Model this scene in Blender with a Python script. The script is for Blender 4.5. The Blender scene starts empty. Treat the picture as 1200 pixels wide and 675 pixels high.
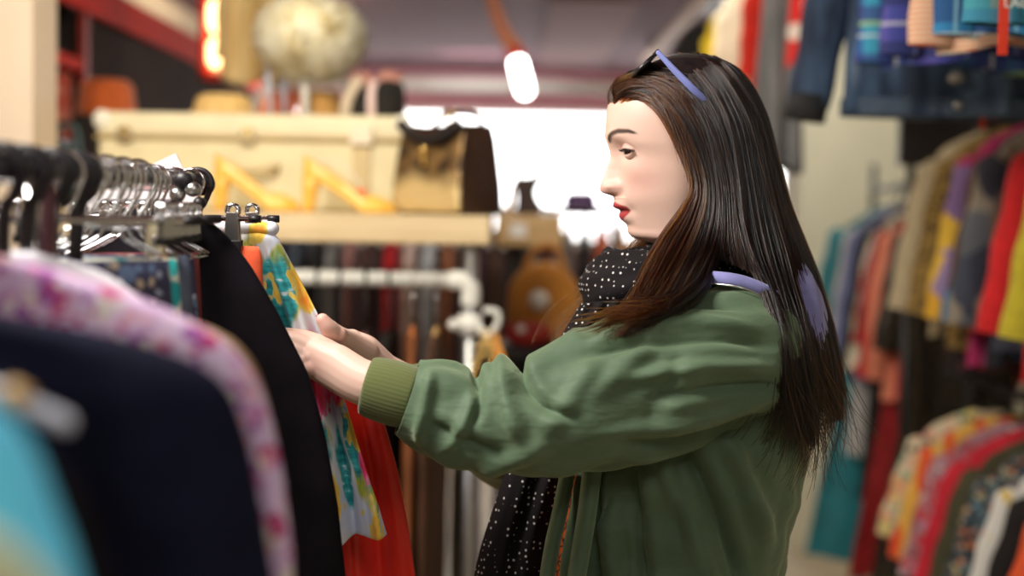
import bpy, bmesh, math, random
import numpy as np
from mathutils import Vector, Matrix

random.seed(7)
RNG = np.random.default_rng(7)
PI = math.pi
SC = bpy.context.scene
COL = SC.collection
FPX = 50.0 / 36.0 * 1200.0
CAMLOC = Vector((0, 0, 1.5))
CAMROT = Matrix.Rotation(math.radians(90 - 3.18), 3, 'X') @ Matrix.Rotation(math.radians(1.0), 3, 'Z')


def P(px, py, Y):
    d = CAMROT @ Vector(((px - 600) / FPX, -(py - 337.5) / FPX, -1.0))
    return CAMLOC + d * (Y / d.y)


def R(a):
    return math.radians(a)


# ------------------------------------------------------------------ objects
WM = {}


def tagged(o, label=None, cat=None, group=None, kind=None):
    if label: o['label'] = label
    if cat: o['category'] = cat
    if group: o['group'] = group
    if kind: o['kind'] = kind
    return o


def thing(name, label, cat, loc=(0, 0, 0), rz=0.0, group=None, rot=None):
    o = bpy.data.objects.new(name, None)
    o.empty_display_size = 0.05
    COL.objects.link(o)
    m = Matrix.Translation(Vector(loc)) @ (rot.to_4x4() if rot is not None else Matrix.Rotation(rz, 4, 'Z'))
    o.matrix_world = m
    WM[o.name] = m
    return tagged(o, label, cat, group)


def mobj(name, geo, mat, parent=None, smooth=True, world=False, bevel=0, subsurf=0, solid=0, label=None):
    v, f = geo
    v = np.asarray(v, dtype=float)
    if world and parent is not None:
        inv = np.array(WM[parent.name].inverted())
        v = v @ inv[:3, :3].T + inv[:3, 3]
    me = bpy.data.meshes.new(name)
    me.from_pydata([tuple(p) for p in v], [], [tuple(int(i) for i in q) for q in f])
    me.validate()
    if smooth:
        me.polygons.foreach_set('use_smooth', [True] * len(me.polygons))
    o = bpy.data.objects.new(name, me)
    COL.objects.link(o)
    if mat is not None:
        me.materials.append(mat)
    if parent is not None:
        o.parent = parent
        WM[o.name] = WM[parent.name]
    else:
        WM[o.name] = Matrix.Identity(4)
    if bevel:
        b = o.modifiers.new('bevel', 'BEVEL')
        b.width = bevel
        b.segments = 3
        b.limit_method = 'ANGLE'
        b.angle_limit = R(40)
        w = o.modifiers.new('wn', 'WEIGHTED_NORMAL')
        w.keep_sharp = False
    if solid:
        s = o.modifiers.new('solid', 'SOLIDIFY')
        s.thickness = solid
        s.offset = 0
    if subsurf:
        s = o.modifiers.new('sub', 'SUBSURF')
        s.levels = subsurf
        s.render_levels = subsurf
    if label: o['label'] = label
    return o


def struct(name, geo, mat, **k):
    o = mobj(name, geo, mat, smooth=k.pop('smooth', False), **k)
    o['kind'] = 'structure'
    return o


# ------------------------------------------------------------------ geometry
def join(*gs):
    V, Fc, n = [], [], 0
    for v, f in gs:
        v = np.asarray(v, dtype=float)
        V.append(v)
        Fc += [tuple(i + n for i in q) for q in f]
        n += len(v)
    return np.concatenate(V), Fc


def xf(g, m=None, loc=(0, 0, 0)):
    v, f = g
    v = np.asarray(v, dtype=float)
    if m is not None:
        m3 = np.array(m.to_3x3() if hasattr(m, 'to_3x3') else m)
        v = v @ m3.T
    return v + np.array(loc, dtype=float), f


def box(c, s, top=(1, 1)):
    x, y, z = (q / 2.0 for q in s)
    a, b = top
    v = [(-x, -y, -z), (x, -y, -z), (x, y, -z), (-x, y, -z), (-x * a, -y * b, z), (x * a, -y * b, z), (x * a, y * b, z), (-x * a, y * b, z)]
    f = [(0, 3, 2, 1), (4, 5, 6, 7), (0, 1, 5, 4), (1, 2, 6, 5), (2, 3, 7, 6), (3, 0, 4, 7)]
    return np.array(v) + np.array(c, dtype=float), f


def cr(pts, n):
    """Catmull-Rom through pts (any dimension), n samples."""
    p = np.asarray(pts, dtype=float)
    if len(p) == 2:
        t = np.linspace(0, 1, n)[:, None]
        return p[0] * (1 - t) + p[1] * t
    q = np.vstack([2 * p[0] - p[1], p, 2 * p[-1] - p[-2]])
    m = len(p) - 1
    t = np.linspace(0, m, n)
    i = np.minimum(t.astype(int), m - 1)
    u = (t - i)[:, None]
    a, b, c, d = q[i], q[i + 1], q[i + 2], q[i + 3]
    return 0.5 * (2 * b + (c - a) * u + (2 * a - 5 * b + 4 * c - d) * u ** 2 + (3 * b - a - 3 * c + d) * u ** 3)


def frames(path, up=(0, 0, 1)):
    p = np.asarray(path, dtype=float)
    t = np.gradient(p, axis=0)
    t /= np.linalg.norm(t, axis=1)[:, None] + 1e-12
    a = np.array(up, dtype=float)
    if abs(np.dot(a, t[0])) > 0.95:
        a = np.array((1.0, 0, 0)) if abs(t[0][0]) < 0.9 else np.array((0, 1.0, 0))
    n = np.zeros_like(p)
    a = a - t[0] * np.dot(a, t[0])
    n[0] = a / np.linalg.norm(a)
    for i in range(1, len(p)):
        v = n[i - 1] - t[i] * np.dot(n[i - 1], t[i])
        n[i] = v / (np.linalg.norm(v) + 1e-12)
    return t, n, np.cross(t, n)


def tube(path, r, n=12, up=(0, 0, 1), cap=True, r2=None, rnd=False, mod=None):
    """Tube along path; r along 'up', r2 sideways (numbers or arrays); rnd = rounded ends."""
    p = np.asarray(path, dtype=float)
    k = len(p)
    ra = np.ones(k) * np.asarray(r, dtype=float)
    rb = ra if r2 is None else np.ones(k) * np.asarray(r2, dtype=float)
    t, nn, bb = frames(p, up)
    if rnd:
        e = 4
        pa = [p[0] - t[0] * min(ra[0], rb[0]) * math.sin(a) for a in np.linspace(PI / 2 * .96, PI / 2 / e, e)]
        fa = [math.cos(a) for a in np.linspace(PI / 2 * .96, PI / 2 / e, e)]
        pb = [p[-1] + t[-1] * min(ra[-1], rb[-1]) * math.sin(a) for a in np.linspace(PI / 2 / e, PI / 2 * .96, e)]
        fb = [math.cos(a) for a in np.linspace(PI / 2 / e, PI / 2 * .96, e)]
        p = np.vstack([pa, p, pb])
        ra = np.concatenate([ra[0] * np.array(fa), ra, ra[-1] * np.array(fb)])
        rb = np.concatenate([rb[0] * np.array(fa), rb, rb[-1] * np.array(fb)])
        nn = np.vstack([[nn[0]] * e, nn, [nn[-1]] * e])
        bb = np.vstack([[bb[0]] * e, bb, [bb[-1]] * e])
        k = len(p)
    a = np.linspace(0, 2 * PI, n, endpoint=False)
    V = p[:, None, :] + nn[:, None, :] * (np.cos(a)[None, :, None] * ra[:, None, None]) + bb[:, None, :] * (np.sin(a)[None, :, None] * rb[:, None, None])
    Fc = []
    for i in range(k - 1):
        for j in range(n):
            j2 = (j + 1) % n
            Fc.append((i * n + j, i * n + j2, (i + 1) * n + j2, (i + 1) * n + j))
    V = V.reshape(-1, 3)
    if cap:
        Fc.append(tuple(range(n - 1, -1, -1)))
        Fc.append(tuple(range((k - 1) * n, k * n)))
    return V, Fc


def lathe(prof, n=24, c=(0, 0, 0)):
    """prof: list of (radius, z)."""
    a = np.linspace(0, 2 * PI, n, endpoint=False)
    V, Fc = [], []
    for r, z in prof:
        r = max(r, 1e-4)
        V.append(np.stack([r * np.cos(a), r * np.sin(a), np.full(n, z)], 1))
    V = np.concatenate(V) + np.array(c, dtype=float)
    k = len(prof)
    for i in range(k - 1):
        for j in range(n):
            j2 = (j + 1) % n
            Fc.append((i * n + j, i * n + j2, (i + 1) * n + j2, (i + 1) * n + j))
    Fc.append(tuple(range(n - 1, -1, -1)))
    Fc.append(tuple(range((k - 1) * n, k * n)))
    return V, Fc


def loft(rings, closed=True, cap=True):
    rings = np.asarray(rings, dtype=float)
    k, n = rings.shape[:2]
    Fc = []
    for i in range(k - 1):
        for j in range(n if closed else n - 1):
            j2 = (j + 1) % n
            Fc.append((i * n + j, i * n + j2, (i + 1) * n + j2, (i + 1) * n + j))
    if cap and closed:
        Fc.append(tuple(range(n - 1, -1, -1)))
        Fc.append(tuple(range((k - 1) * n, k * n)))
    return rings.reshape(-1, 3), Fc


def ellipsoid(c, r, n=24, m=14, rot=None):
    prof = [(math.sin(a), -math.cos(a)) for a in np.linspace(0.02, PI - 0.02, m)]
    v, f = lathe(prof, n)
    v = v * np.array(r, dtype=float)
    if rot is not None:
        v = v @ np.array(rot.to_3x3()).T
    return v + np.array(c, dtype=float), f


def torus(c, R0, r0, n=28, m=8, axis='Z', arc=(0, 2 * PI)):
    a = np.linspace(arc[0], arc[1], n)
    if axis == 'Z': p = np.stack([R0 * np.cos(a), R0 * np.sin(a), a * 0], 1)
    if axis == 'Y': p = np.stack([R0 * np.cos(a), a * 0, R0 * np.sin(a)], 1)
    if axis == 'X': p = np.stack([a * 0, R0 * np.cos(a), R0 * np.sin(a)], 1)
    return tube(p + np.array(c, dtype=float), r0, m)


def prism(poly, y0, y1, c=(0, 0, 0)):
    """Outline poly [(x,z)] extruded from y0 to y1."""
    n = len(poly)
    v = [(x, y0, z) for x, z in poly] + [(x, y1, z) for x, z in poly]
    f = [tuple(range(n)), tuple(range(2 * n - 1, n - 1, -1))]
    f += [(i, i + n, (i + 1) % n + n, (i + 1) % n) for i in range(n)]
    return np.array(v) + np.array(c, dtype=float), f


def noise1(x, seed, octv=3):
    r = np.random.default_rng(seed)
    y = 0
    for o in range(octv):
        fq = (1.0, 2.1, 4.3, 8.1)[o]
        y = y + np.sin(np.asarray(x) * fq * (0.8 + .4 * r.random()) + r.random() * 9) / (o + 1)
    return y


# ------------------------------------------------------------------ materials
class NT:
    def __init__(s, name, rough=0.75, metal=0.0, spec=0.35):
        s.m = bpy.data.materials.new(name)
        s.m.use_nodes = True
        s.t = s.m.node_tree
        s.b = s.t.nodes['Principled BSDF']
        s.b.inputs['Roughness'].default_value = rough
        s.b.inputs['Metallic'].default_value = metal
        s.b.inputs['Specular IOR Level'].default_value = spec
        s._c = None

    def n(s, typ, ins=None, **props):
        x = s.t.nodes.new(typ)
        for k, v in props.items():
            setattr(x, k, v)
        for k, v in (ins or {}).items():
            if hasattr(v, 'is_linked') or isinstance(v, bpy.types.NodeSocket):
                s.t.links.new(v, x.inputs[k])
            else:
                x.inputs[k].default_value = v
        return x

    def co(s, scale=(1, 1, 1), rot=(0, 0, 0), loc=(0, 0, 0)):
        if s._c is None:
            s._c = s.n('ShaderNodeTexCoord').outputs['Object']
        return s.n('ShaderNodeMapping', {'Vector': s._c, 'Scale': scale, 'Rotation': rot, 'Location': loc}).outputs[0]

    def warp(s, vec, scale, amt):
        ns = s.n('ShaderNodeTexNoise', {'Vector': vec, 'Scale': scale, 'Detail': 2.0})
        sub = s.n('ShaderNodeVectorMath', {0: ns.outputs['Color'], 1: (.5, .5, .5)}, operation='SUBTRACT')
        sc = s.n('ShaderNodeVectorMath', {0: sub.outputs[0], 'Scale': amt}, operation='SCALE')
        return s.n('ShaderNodeVectorMath', {0: vec, 1: sc.outputs[0]}, operation='ADD').outputs[0]

    def noise(s, vec, scale, detail=3.0, out='Fac'):
        return s.n('ShaderNodeTexNoise', {'Vector': vec, 'Scale': scale, 'Detail': detail}).outputs[out]

    def ramp(s, fac, stops, const=False):
        r = s.n('ShaderNodeValToRGB', {'Fac': fac})
        cr_ = r.color_ramp
        cr_.interpolation = 'CONSTANT' if const else 'LINEAR'
        while len(cr_.elements) > 1:
            cr_.elements.remove(cr_.elements[-1])
        cr_.elements[0].position = stops[0][0]
        cr_.elements[0].color = (*stops[0][1], 1)
        for p_, c_ in stops[1:]:
            e = cr_.elements.new(p_)
            e.color = (*c_, 1)
        return r.outputs['Color']

    def mix(s, fac, a, b):
        x = s.n('ShaderNodeMix', data_type='RGBA')
        for i, v in ((0, fac), (6, a), (7, b)):
            if isinstance(v, bpy.types.NodeSocket):
                s.t.links.new(v, x.inputs[i])
            elif i == 0:
                x.inputs[0].default_value = v
            else:
                x.inputs[i].default_value = (*v[:3], 1)
        return x.outputs[2]

    def math(s, op, a, b=0.0, c=0.0):
        return s.n('ShaderNodeMath', {0: a, 1: b, 2: c}, operation=op).outputs[0]

    def less(s, a, thr, soft=0.02):
        return s.n('ShaderNodeMapRange', {'Value': a, 'From Min': thr - soft, 'From Max': thr + soft, 'To Min': 1.0, 'To Max': 0.0}).outputs[0]

    def vor(s, vec, scale, feature='F1', rnd=1.0):
        return s.n('ShaderNodeTexVoronoi', {'Vector': vec, 'Scale': scale, 'Randomness': rnd}, feature=feature)

    def color(s, c):
        if isinstance(c, bpy.types.NodeSocket):
            s.t.links.new(c, s.b.inputs['Base Color'])
        else:
            s.b.inputs['Base Color'].default_value = (*c[:3], 1)
        return s

    def bump(s, h, strength=.2, dist=.002):
        b = s.n('ShaderNodeBump', {'Height': h, 'Strength': strength, 'Distance': dist})
        s.t.links.new(b.outputs[0], s.b.inputs['Normal'])
        return s

    def sheen(s, w=.3, tint=(1, 1, 1)):
        s.b.inputs['Sheen Weight'].default_value = w
        s.b.inputs['Sheen Tint'].default_value = (*tint, 1)
        return s


def m_plain(name, c, rough=.8, var=.18, scale=60, metal=0, spec=.3, bump=.15, sheen=0, bscale=900):
    t = NT(name, rough, metal, spec)
    v = t.co()
    n = t.noise(v, scale, 3)
    d = tuple(max(0, q * (1 - var)) for q in c)
    l = tuple(min(1, q * (1 + var)) for q in c)
    t.color(t.ramp(n, [(.3, d), (.7, l)]))
    if bump: t.bump(t.noise(v, bscale, 2), bump, .001)
    if sheen: t.sheen(sheen)
    return t.m


def m_floral(name, base, cols, scale=30, thr=.42, rough=.8, base2=None):
    t = NT(name, rough)
    v = t.warp(t.co(), scale * .7, .6 / scale)
    col = base
    if base2:
        col = t.mix(t.less(t.noise(v, scale * .4), .5, .06), base, base2)
    n = len(cols)
    for k in range(2):
        vv = t.vor(t.warp(t.co(loc=(k * 3.7, k * 1.3, k)), scale * .9, .5 / scale), scale * (1, 1.7)[k])
        st = [(i / n, cols[(i + k) % n]) for i in range(n)]
        sep = t.n('ShaderNodeSeparateColor', {0: vv.outputs['Color']}).outputs[0]
        col = t.mix(t.less(vv.outputs['Distance'], thr * (1, .8)[k], .05), col, t.ramp(sep, st, True))
    t.color(col)
    t.bump(t.noise(t.co(), 900, 2), .1, .001)
    return t.m


def m_plaid(name, base, bands, scale=9.0, rough=.85):
    """bands: list of (axis, offset, width, colour) in units of the repeat."""
    t = NT(name, rough)
    sep = t.n('ShaderNodeSeparateXYZ', {0: t.co((scale,) * 3)})
    col = base
    for ax, off, w, c in bands:
        fr = t.math('FRACT', t.math('ADD', sep.outputs[ax], 10 + off))
        d = t.math('ABSOLUTE', t.math('SUBTRACT', fr, .5))
        col = t.mix(t.math('MULTIPLY', t.less(d, w / 2, .01), .78), col, c)
    t.color(col)
    t.bump(t.noise(t.co(), 900, 2), .12, .001)
    return t.m


def m_stripes(name, a, b, axis=2, scale=120.0, duty=.5, rough=.85, warp=0):
    t = NT(name, rough)
    v = t.co((1, 1, 1))
    if warp: v = t.warp(v, 12, warp)
    sep = t.n('ShaderNodeSeparateXYZ', {0: v})
    fr = t.math('FRACT', t.math('ADD', t.math('MULTIPLY', sep.outputs[axis], scale), 100.0))
    t.color(t.mix(t.less(fr, duty, .06), a, b))
    return t.m


def m_leopard(name, base, mid, dark, scale=40):
    t = NT(name, .9)
    v = t.warp(t.co(), 30, .02)
    vv = t.vor(v, scale)
    c = t.mix(t.less(vv.outputs['Distance'], .48, .04), base, dark)
    c = t.mix(t.less(vv.outputs['Distance'], .26, .05), c, mid)
    t.color(c)
    t.sheen(.2)
    return t.m


def m_patches(name, cols, scale=9, rough=.8, stretch=(1, 1, 1), rot=(0, 0, 0)):
    t = NT(name, rough)
    vv = t.vor(t.warp(t.co(stretch, rot), 8, .02), scale)
    sep = t.n('ShaderNodeSeparateColor', {0: vv.outputs['Color']}).outputs[0]
    n = len(cols)
    t.color(t.ramp(sep, [(i / n, cols[i]) for i in range(n)], True))
    return t.m


def m_metal(name, c=(.8, .8, .8), rough=.18):
    t = NT(name, rough, 1.0)
    v = t.co()
    t.color(t.ramp(t.noise(v, 40, 2), [(.3, tuple(q * .85 for q in c)), (.7, c)]))
    return t.m


def m_wood(name, a, b, scale=8, rough=.55, axis=0):
    t = NT(name, rough)
    st = [6, 6, 6]
    st[axis] = .6
    v = t.warp(t.co(tuple(st)), 2.0, .5)
    n = t.noise(v, scale, 6)
    t.color(t.ramp(n, [(.3, a), (.7, b)]))
    t.bump(n, .15, .002)
    return t.m


def m_sequin(name, base, spark, scale=260):
    t = NT(name, .35)
    vv = t.vor(t.co(), scale)
    sep = t.n('ShaderNodeSeparateColor', {0: vv.outputs['Color']})
    t.color(t.mix(t.less(sep.outputs[0], .3, .05), base, spark))
    t.b.inputs['Metallic'].default_value = .3
    nm = t.n('ShaderNodeBump', {'Height': sep.outputs[1], 'Strength': .6, 'Distance': .004})
    t.t.links.new(nm.outputs[0], t.b.inputs['Normal'])
    return t.m


def m_emit(name, c, strength):
    t = NT(name, .5)
    t.color(c)
    t.b.inputs['Emission Color'].default_value = (*c, 1)
    t.b.inputs['Emission Strength'].default_value = strength
    return t.m
# ================================================================= MATERIALS
M = {}
M['wall'] = m_plain('cream_paint', (.74, .71, .57), .85, .05, 3, bump=.05)
M['wall_dark'] = m_plain('maroon_paint', (.16, .07, .07), .8, .1, 3)
M['ceil'] = m_plain('mauve_ceiling_paint', (.15, .062, .082), .8, .1, 2, bump=.05)
M['ceil_pink'] = m_plain('dusty_rose_paint', (.22, .10, .10), .8, .06, 2, bump=.05)
M['floor'] = m_plain('worn_beige_floor', (.50, .42, .30), .55, .15, 4, bump=.05)
M['white'] = m_plain('white_paint', (.80, .79, .75), .5, .03, 5, bump=0)
M['pinkband'] = m_plain('pink_paint', (.80, .32, .42), .6, .04, 4, bump=0)
M['red'] = m_plain('red_paint', (.72, .035, .015), .7, .06, 6, bump=0, spec=.15)
M['blackwood'] = m_plain('black_stained_wood', (.022, .017, .016), .5, .25, 7, bump=.1)
M['charcoal'] = m_plain('charcoal_board', (.035, .026, .024), .8, .2, 5, bump=.05)
M['beigepost'] = m_plain('beige_paint', (.72, .60, .48), .6, .03, 5, bump=0)
M['pipe'] = m_plain('white_enamel_pipe', (.78, .79, .76), .28, .03, 20, spec=.5, bump=0)
M['greypipe'] = m_metal('galvanised_pipe', (.55, .58, .62), .4)
M['chrome'] = m_metal('chrome', (.82, .82, .84), .12)
M['steel'] = m_metal('brushed_steel', (.5, .49, .47), .3)
M['brass'] = m_metal('brass', (.85, .62, .22), .25)
M['blackplastic'] = m_plain('black_plastic', (.012, .010, .012), .4, .1, 30, spec=.4, bump=0)
M['blackmetal'] = m_plain('black_metal', (.014, .013, .013), .4, .1, 30, spec=.5, bump=0)
M['shelfwood'] = m_wood('pale_shelf_timber', (.55, .42, .24), (.74, .60, .38), 7)
M['boxwood'] = m_wood('honey_timber', (.55, .36, .16), (.72, .5, .26), 7)
M['hangerwood'] = m_wood('hanger_wood', (.55, .32, .12), (.72, .48, .2), 9)
M['orangewood'] = m_wood('orange_hanger_wood', (.55, .16, .05), (.72, .26, .08), 9)
M['beam'] = m_wood('ceiling_beam_timber', (.62, .40, .26), (.78, .56, .40), 5, axis=1)

# ================================================================= SHELL
XL, XR, Y0, Y1, ZC = -1.62, 1.95, -1.3, 10.0, 2.45


def slab(a, b):
    c = [(p + q) / 2 for p, q in zip(a, b)]
    return box(c, [q - p for p, q in zip(a, b)])


struct('floor', slab((XL - .1, Y0 - .1, -.1), (XR + .1, Y1 + .1, 0)), M['floor'])
struct('ceiling', slab((XL - .1, Y0 - .1, ZC), (XR + .1, Y1 + .1, ZC + .1)), M['ceil'])
struct('wall_left', slab((XL - .1, Y0 - .1, 0), (XL, Y1 + .1, ZC)), m_plain('peach_paint', (.80, .66, .50), .85, .04, 3, bump=0))
struct('wall_right', slab((XR, Y0 - .1, 0), (XR + .1, Y1 + .1, ZC)), M['wall'])
struct('wall_behind', slab((XL, Y0 - .1, 0), (XR, Y0, ZC)), M['wall'])
# shop front: low wall, header, window
struct('wall_shopfront', slab((XL, Y1, 0), (XR, Y1 + .1, 1.24)), m_plain('dark_brown_paint', (.05, .028, .026), .8, .1, 3))
struct('wall_header', slab((XL, Y1, 2.22), (XR, Y1 + .1, ZC)), M['pinkband'])
struct('trim_window', slab((XL, Y1 - .02, 2.205), (XR, Y1 - .001, 2.235)), M['pinkband'])
wf = struct('window_1', join(slab((XL, Y1 + .03, 1.24), (XR, Y1 + .08, 1.30)), slab((XL, Y1 + .03, 2.16), (XR, Y1 + .08, 2.22)),
                             slab((XL, Y1 + .03, 1.30), (XL + .06, Y1 + .08, 2.16)), slab((XR - .06, Y1 + .03, 1.30), (XR, Y1 + .08, 2.16))), M['white'])
gm = NT('window_glass', 0.0)
mo = gm.t.nodes['Material Output']
tr = gm.n('ShaderNodeBsdfTransparent')
gl = gm.n('ShaderNodeBsdfGlossy', {'Roughness': .02})
fr_ = gm.n('ShaderNodeFresnel', {'IOR': 1.3})
mx = gm.n('ShaderNodeMixShader', {0: fr_.outputs[0], 1: tr.outputs[0], 2: gl.outputs[0]})
gm.t.links.new(mx.outputs[0], mo.inputs['Surface'])
mobj('window_pane', slab((XL + .06, Y1 + .05, 1.30), (XR - .06, Y1 + .056, 2.16)), gm.m, wf, smooth=False)
# cream partition beyond the right-hand rack
struct('wall_partition', slab((1.262, 6.3, 0), (XR, 6.45, ZC)), M['wall'])
struct('baseboard_partition', slab((1.25, 6.285, 0), (XR, 6.3, .09)), M['wall'])
# beige pier on the left, close to the cabinet
pa, pb = P(-25, 90, 3.0), P(38, 90, 3.0)
struct('wall_pier', slab((XL, 3.0, 0), (pb.x, 3.16, ZC)), M['beigepost'])
# ceiling trim
struct('trim_ceiling', join(slab((P(640, 70, 7.2).x, 6.4, ZC - .02), (P(735, 70, 7.2).x, 9.2, ZC))), M['ceil_pink'])
tagged(mobj('ceiling_pipe', tube([(XL + .05, 9.5, 2.32), (P(725, 100, 9.5).x, 9.5, 2.32)], .045, 16, cap=True), M['white']),
       'white horizontal trunking pipe running under the ceiling above the window', 'pipe')
bx0 = .745
tb = thing('ceiling_beam', 'pale timber beam hung lengthwise below the ceiling above the high clothes rail', 'beam', (bx0, 5.0, 2.35))
mobj('beam_bar', slab((-.02, -.6, -.02), (.02, 3.2, .02)), M['beam'], tb, smooth=False, bevel=.006)
for yy in (-.5, .8, 2.8):
    mobj('hanging_bracket', slab((-.02, yy - .02, .02), (.02, yy + .02, .099)), M['blackmetal'], tb, smooth=False)

# ================================================================= CEILING SPOT
L0 = P(611, 90, 5.6)
sp = thing('track_spotlight', 'lit white spotlight on an orange arm below the mauve ceiling', 'spotlight', L0)
ax = Vector((.28, .1, -1)).normalized()
mobj('lamp_tube', tube([ax * -.052, ax * .052], .030, 20, rnd=True), m_emit('lit_lamp', (1, .98, .92), 14), sp)
mobj('lamp_housing', tube([ax * -.115, ax * -.075], .034, 18), M['red'], sp)
top = Vector((P(565, 25, 5.6).x - L0.x, 0, ZC - L0.z - .004))
mobj('arm', tube(cr([ax * -.11, (top * .5) + Vector((-.01, 0, -.01)), top], 12), np.linspace(.030, .020, 12), 12), m_plain('orange_paint', (.72, .25, .12), .5, .05, 5), sp)
mobj('ceiling_plate', tube([top + Vector((0, 0, -.03)), top + Vector((0, 0, .0035))], .05, 20), m_plain('orange_plate', (.72, .25, .12), .5, .05, 5), sp)

# ================================================================= LEFT CABINET (dark shelving with red trim)
cx1, cx0 = -1.20, XL + .004
cab = thing('wall_cabinet', 'tall black wall cabinet with red edging on its top, shelf and upright', 'cabinet', (cx1, 3.4, 0))
y0c, y1c, yd = 3.40, 6.6, 3.93
zt = 2.075


def cb(name, a, b, m, **k):
    return mobj(name, slab(a, b), m, cab, smooth=False, world=True, **k)


cb('back_panel', (cx0, y0c, 0), (cx0 + .02, y1c, zt), M['charcoal'])
cb('side_panel', (cx0 + .02, y0c, 0), (cx1, y0c + .03, zt), M['blackwood'])
cb('door_panel', (cx1 - .03, yd + .05, .9), (cx1 - .004, y1c, zt - .06), m_plain('smoked_panel', (.045, .026, .020), .85, .2, 3, spec=.1, bump=0))
cb('divider', (cx0 + .02, yd, 0), (cx1 - .03, yd + .04, zt), M['blackwood'])
cb('top_board', (cx0, y0c, zt), (cx1, y1c, zt + .03), M['blackwood'])
cb('red_top_edge', (cx1, y0c, zt - .055), (cx1 + .02, y1c, zt + .04), M['red'], bevel=.004)
cb('red_upright', (cx1, yd, .9), (cx1 + .018, yd + .04, zt - .06), m_plain('dark_red_paint', (.30, .03, .02), .5, .1, 6))
cb('shelf', (cx0 + .02, y0c + .03, 1.86), (cx1 - .01, yd, 1.885), M['blackwood'])
cb('red_shelf_edge', (cx1 - .008, y0c + .03, 1.855), (cx1 + .012, yd - .003, 1.89), M['red'], bevel=.003)
cb('lower_shelf', (cx0 + .02, y0c + .03, 1.64), (cx1 + .004, yd, 1.665), M['blackwood'])
cb('base', (cx0 + .02, y0c, 0), (cx1, y1c, .88), M['blackwood'])
# things in and on it
hb = P(60, 118, 3.72)
tagged(mobj('folded_scarf', join(ellipsoid((cx1 - .09, 3.60, 1.697), (.06, .07, .03)), ellipsoid((cx1 - .10, 3.60, 1.748), (.055, .065, .03))),
            m_floral('pink_white_knit', (.72, .5, .46), [(.8, .2, .2), (.85, .8, .75), (.4, .1, .1)], 26)),
       'pink and white folded scarf in the red edged cubby of the black cabinet', 'scarf')
rb = thing('red_book', 'red ornament panel leaning at the front of the cabinet cubby', 'panel', (cx1 - .012, 3.86, 1.667))
mobj('panel_board', slab((-.02, -.05, 0), (-.002, .05, .18)), m_patches('red_lattice', [(.75, .12, .07), (.6, .05, .03), (.8, .3, .2)], 55), rb, smooth=False)


def hat(name, label, cat, c, R0, h, mat, brim=1.5, band=None):
    t = thing(name, label, cat, c)
    pr = [(R0 * brim, .0), (R0 * brim * 1.0, .006), (R0 * 1.05, .012), (R0 * 1.0, h * .4), (R0 * .92, h * .8), (R0 * .7, h * .96), (.001, h)]
    mobj('crown', lathe(pr, 32), mat, t)
    if band:
        mobj('hat_band', lathe([(R0 * 1.055, .013), (R0 * 1.07, .014), (R0 * 1.05, .035), (R0 * 1.03, .036)], 32), band, t)
    return t


# display crate carrying the orange hat in front of the cabinet
dc = thing('display_plinth', 'grey box plinth behind the left end of the cream suitcase', 'plinth', (P(125, 160, 3.8).x, 3.8, 0))
ztop = P(120, 136, 3.8).z
mobj('plinth_body', box((0, 0, ztop / 2), (.12, .16, ztop)), M['charcoal'], dc, smooth=False, bevel=.006)
hat('knitted_hat', 'burnt orange rounded hat on the plinth beside the cream suitcase', 'hat', (P(125, 130, 3.8).x, 3.8, ztop), .075, .10, m_plain('burnt_orange_felt', (.62, .13, .03), .9, .2, 30, sheen=.3), 1.1)
bs = thing('blue_bag', 'small blue grey bag with a strap hanging beside the plinth', 'bag', (P(74, 172, 3.55).x, 3.55, P(74, 172, 3.55).z - .12))
mobj('bag_body', ellipsoid((0, 0, .06), (.05, .035, .065)), m_plain('blue_grey_leather', (.10, .16, .18), .6, .1, 20), bs)
mobj('strap', tube(cr([(-.04, 0, .1), (-.01, 0, .16), (.03, 0, .17), (.045, 0, .1)], 16), .006, 8), m_plain('blue_grey_strap', (.12, .2, .22), .6, .1, 20), bs)
hk = thing('wall_hook', 'small black hook peg on the cabinet side carrying the blue grey bag', 'hook', (P(74, 155, 3.55).x, 3.55, P(74, 155, 3.55).z + .022))
mobj('peg', tube([(-.22, 0, 0), (.02, 0, 0)], .006, 8), M['blackmetal'], hk)

# warm light box (red frame, two warm bulbs)
lb0, lb1 = P(238, 95, 4.3), P(275, 20, 4.3)
lb = thing('light_box', 'red framed wall light box with two glowing warm bulbs behind the beige coat', 'lamp', ((lb0.x + lb1.x) / 2, 4.3, lb0.z))
w_, h_ = abs(lb1.x - lb0.x), lb1.z - lb0.z + .12
mobj('backing', box((0, .05, h_ / 2), (w_, .03, h_)), M['beigepost'], lb, smooth=False)
fr = [box((-w_ / 2 + .008, 0, h_ / 2), (.016, .12, h_)), box((w_ / 2 - .008, 0, h_ / 2), (.016, .12, h_)), box((0, 0, .01), (w_, .12, .02)), box((0, 0, h_ - .01), (w_, .12, .02))]
mobj('frame', join(*fr), M['red'], lb, smooth=False)
wm_ = m_emit('warm_bulb', (1, .72, .32), 5)
mobj('bulb', ellipsoid((-.012, 0, h_ * .62), (.026, .026, .05)), wm_, lb)
mobj('bulb', ellipsoid((-.012, 0, h_ * .27), (.024, .024, .045)), wm_, lb)
mobj('wall_arm', box((-.4 - w_ / 2, .05, h_ - .03), (.80, .02, .02)), M['blackmetal'], lb, smooth=False)

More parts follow.
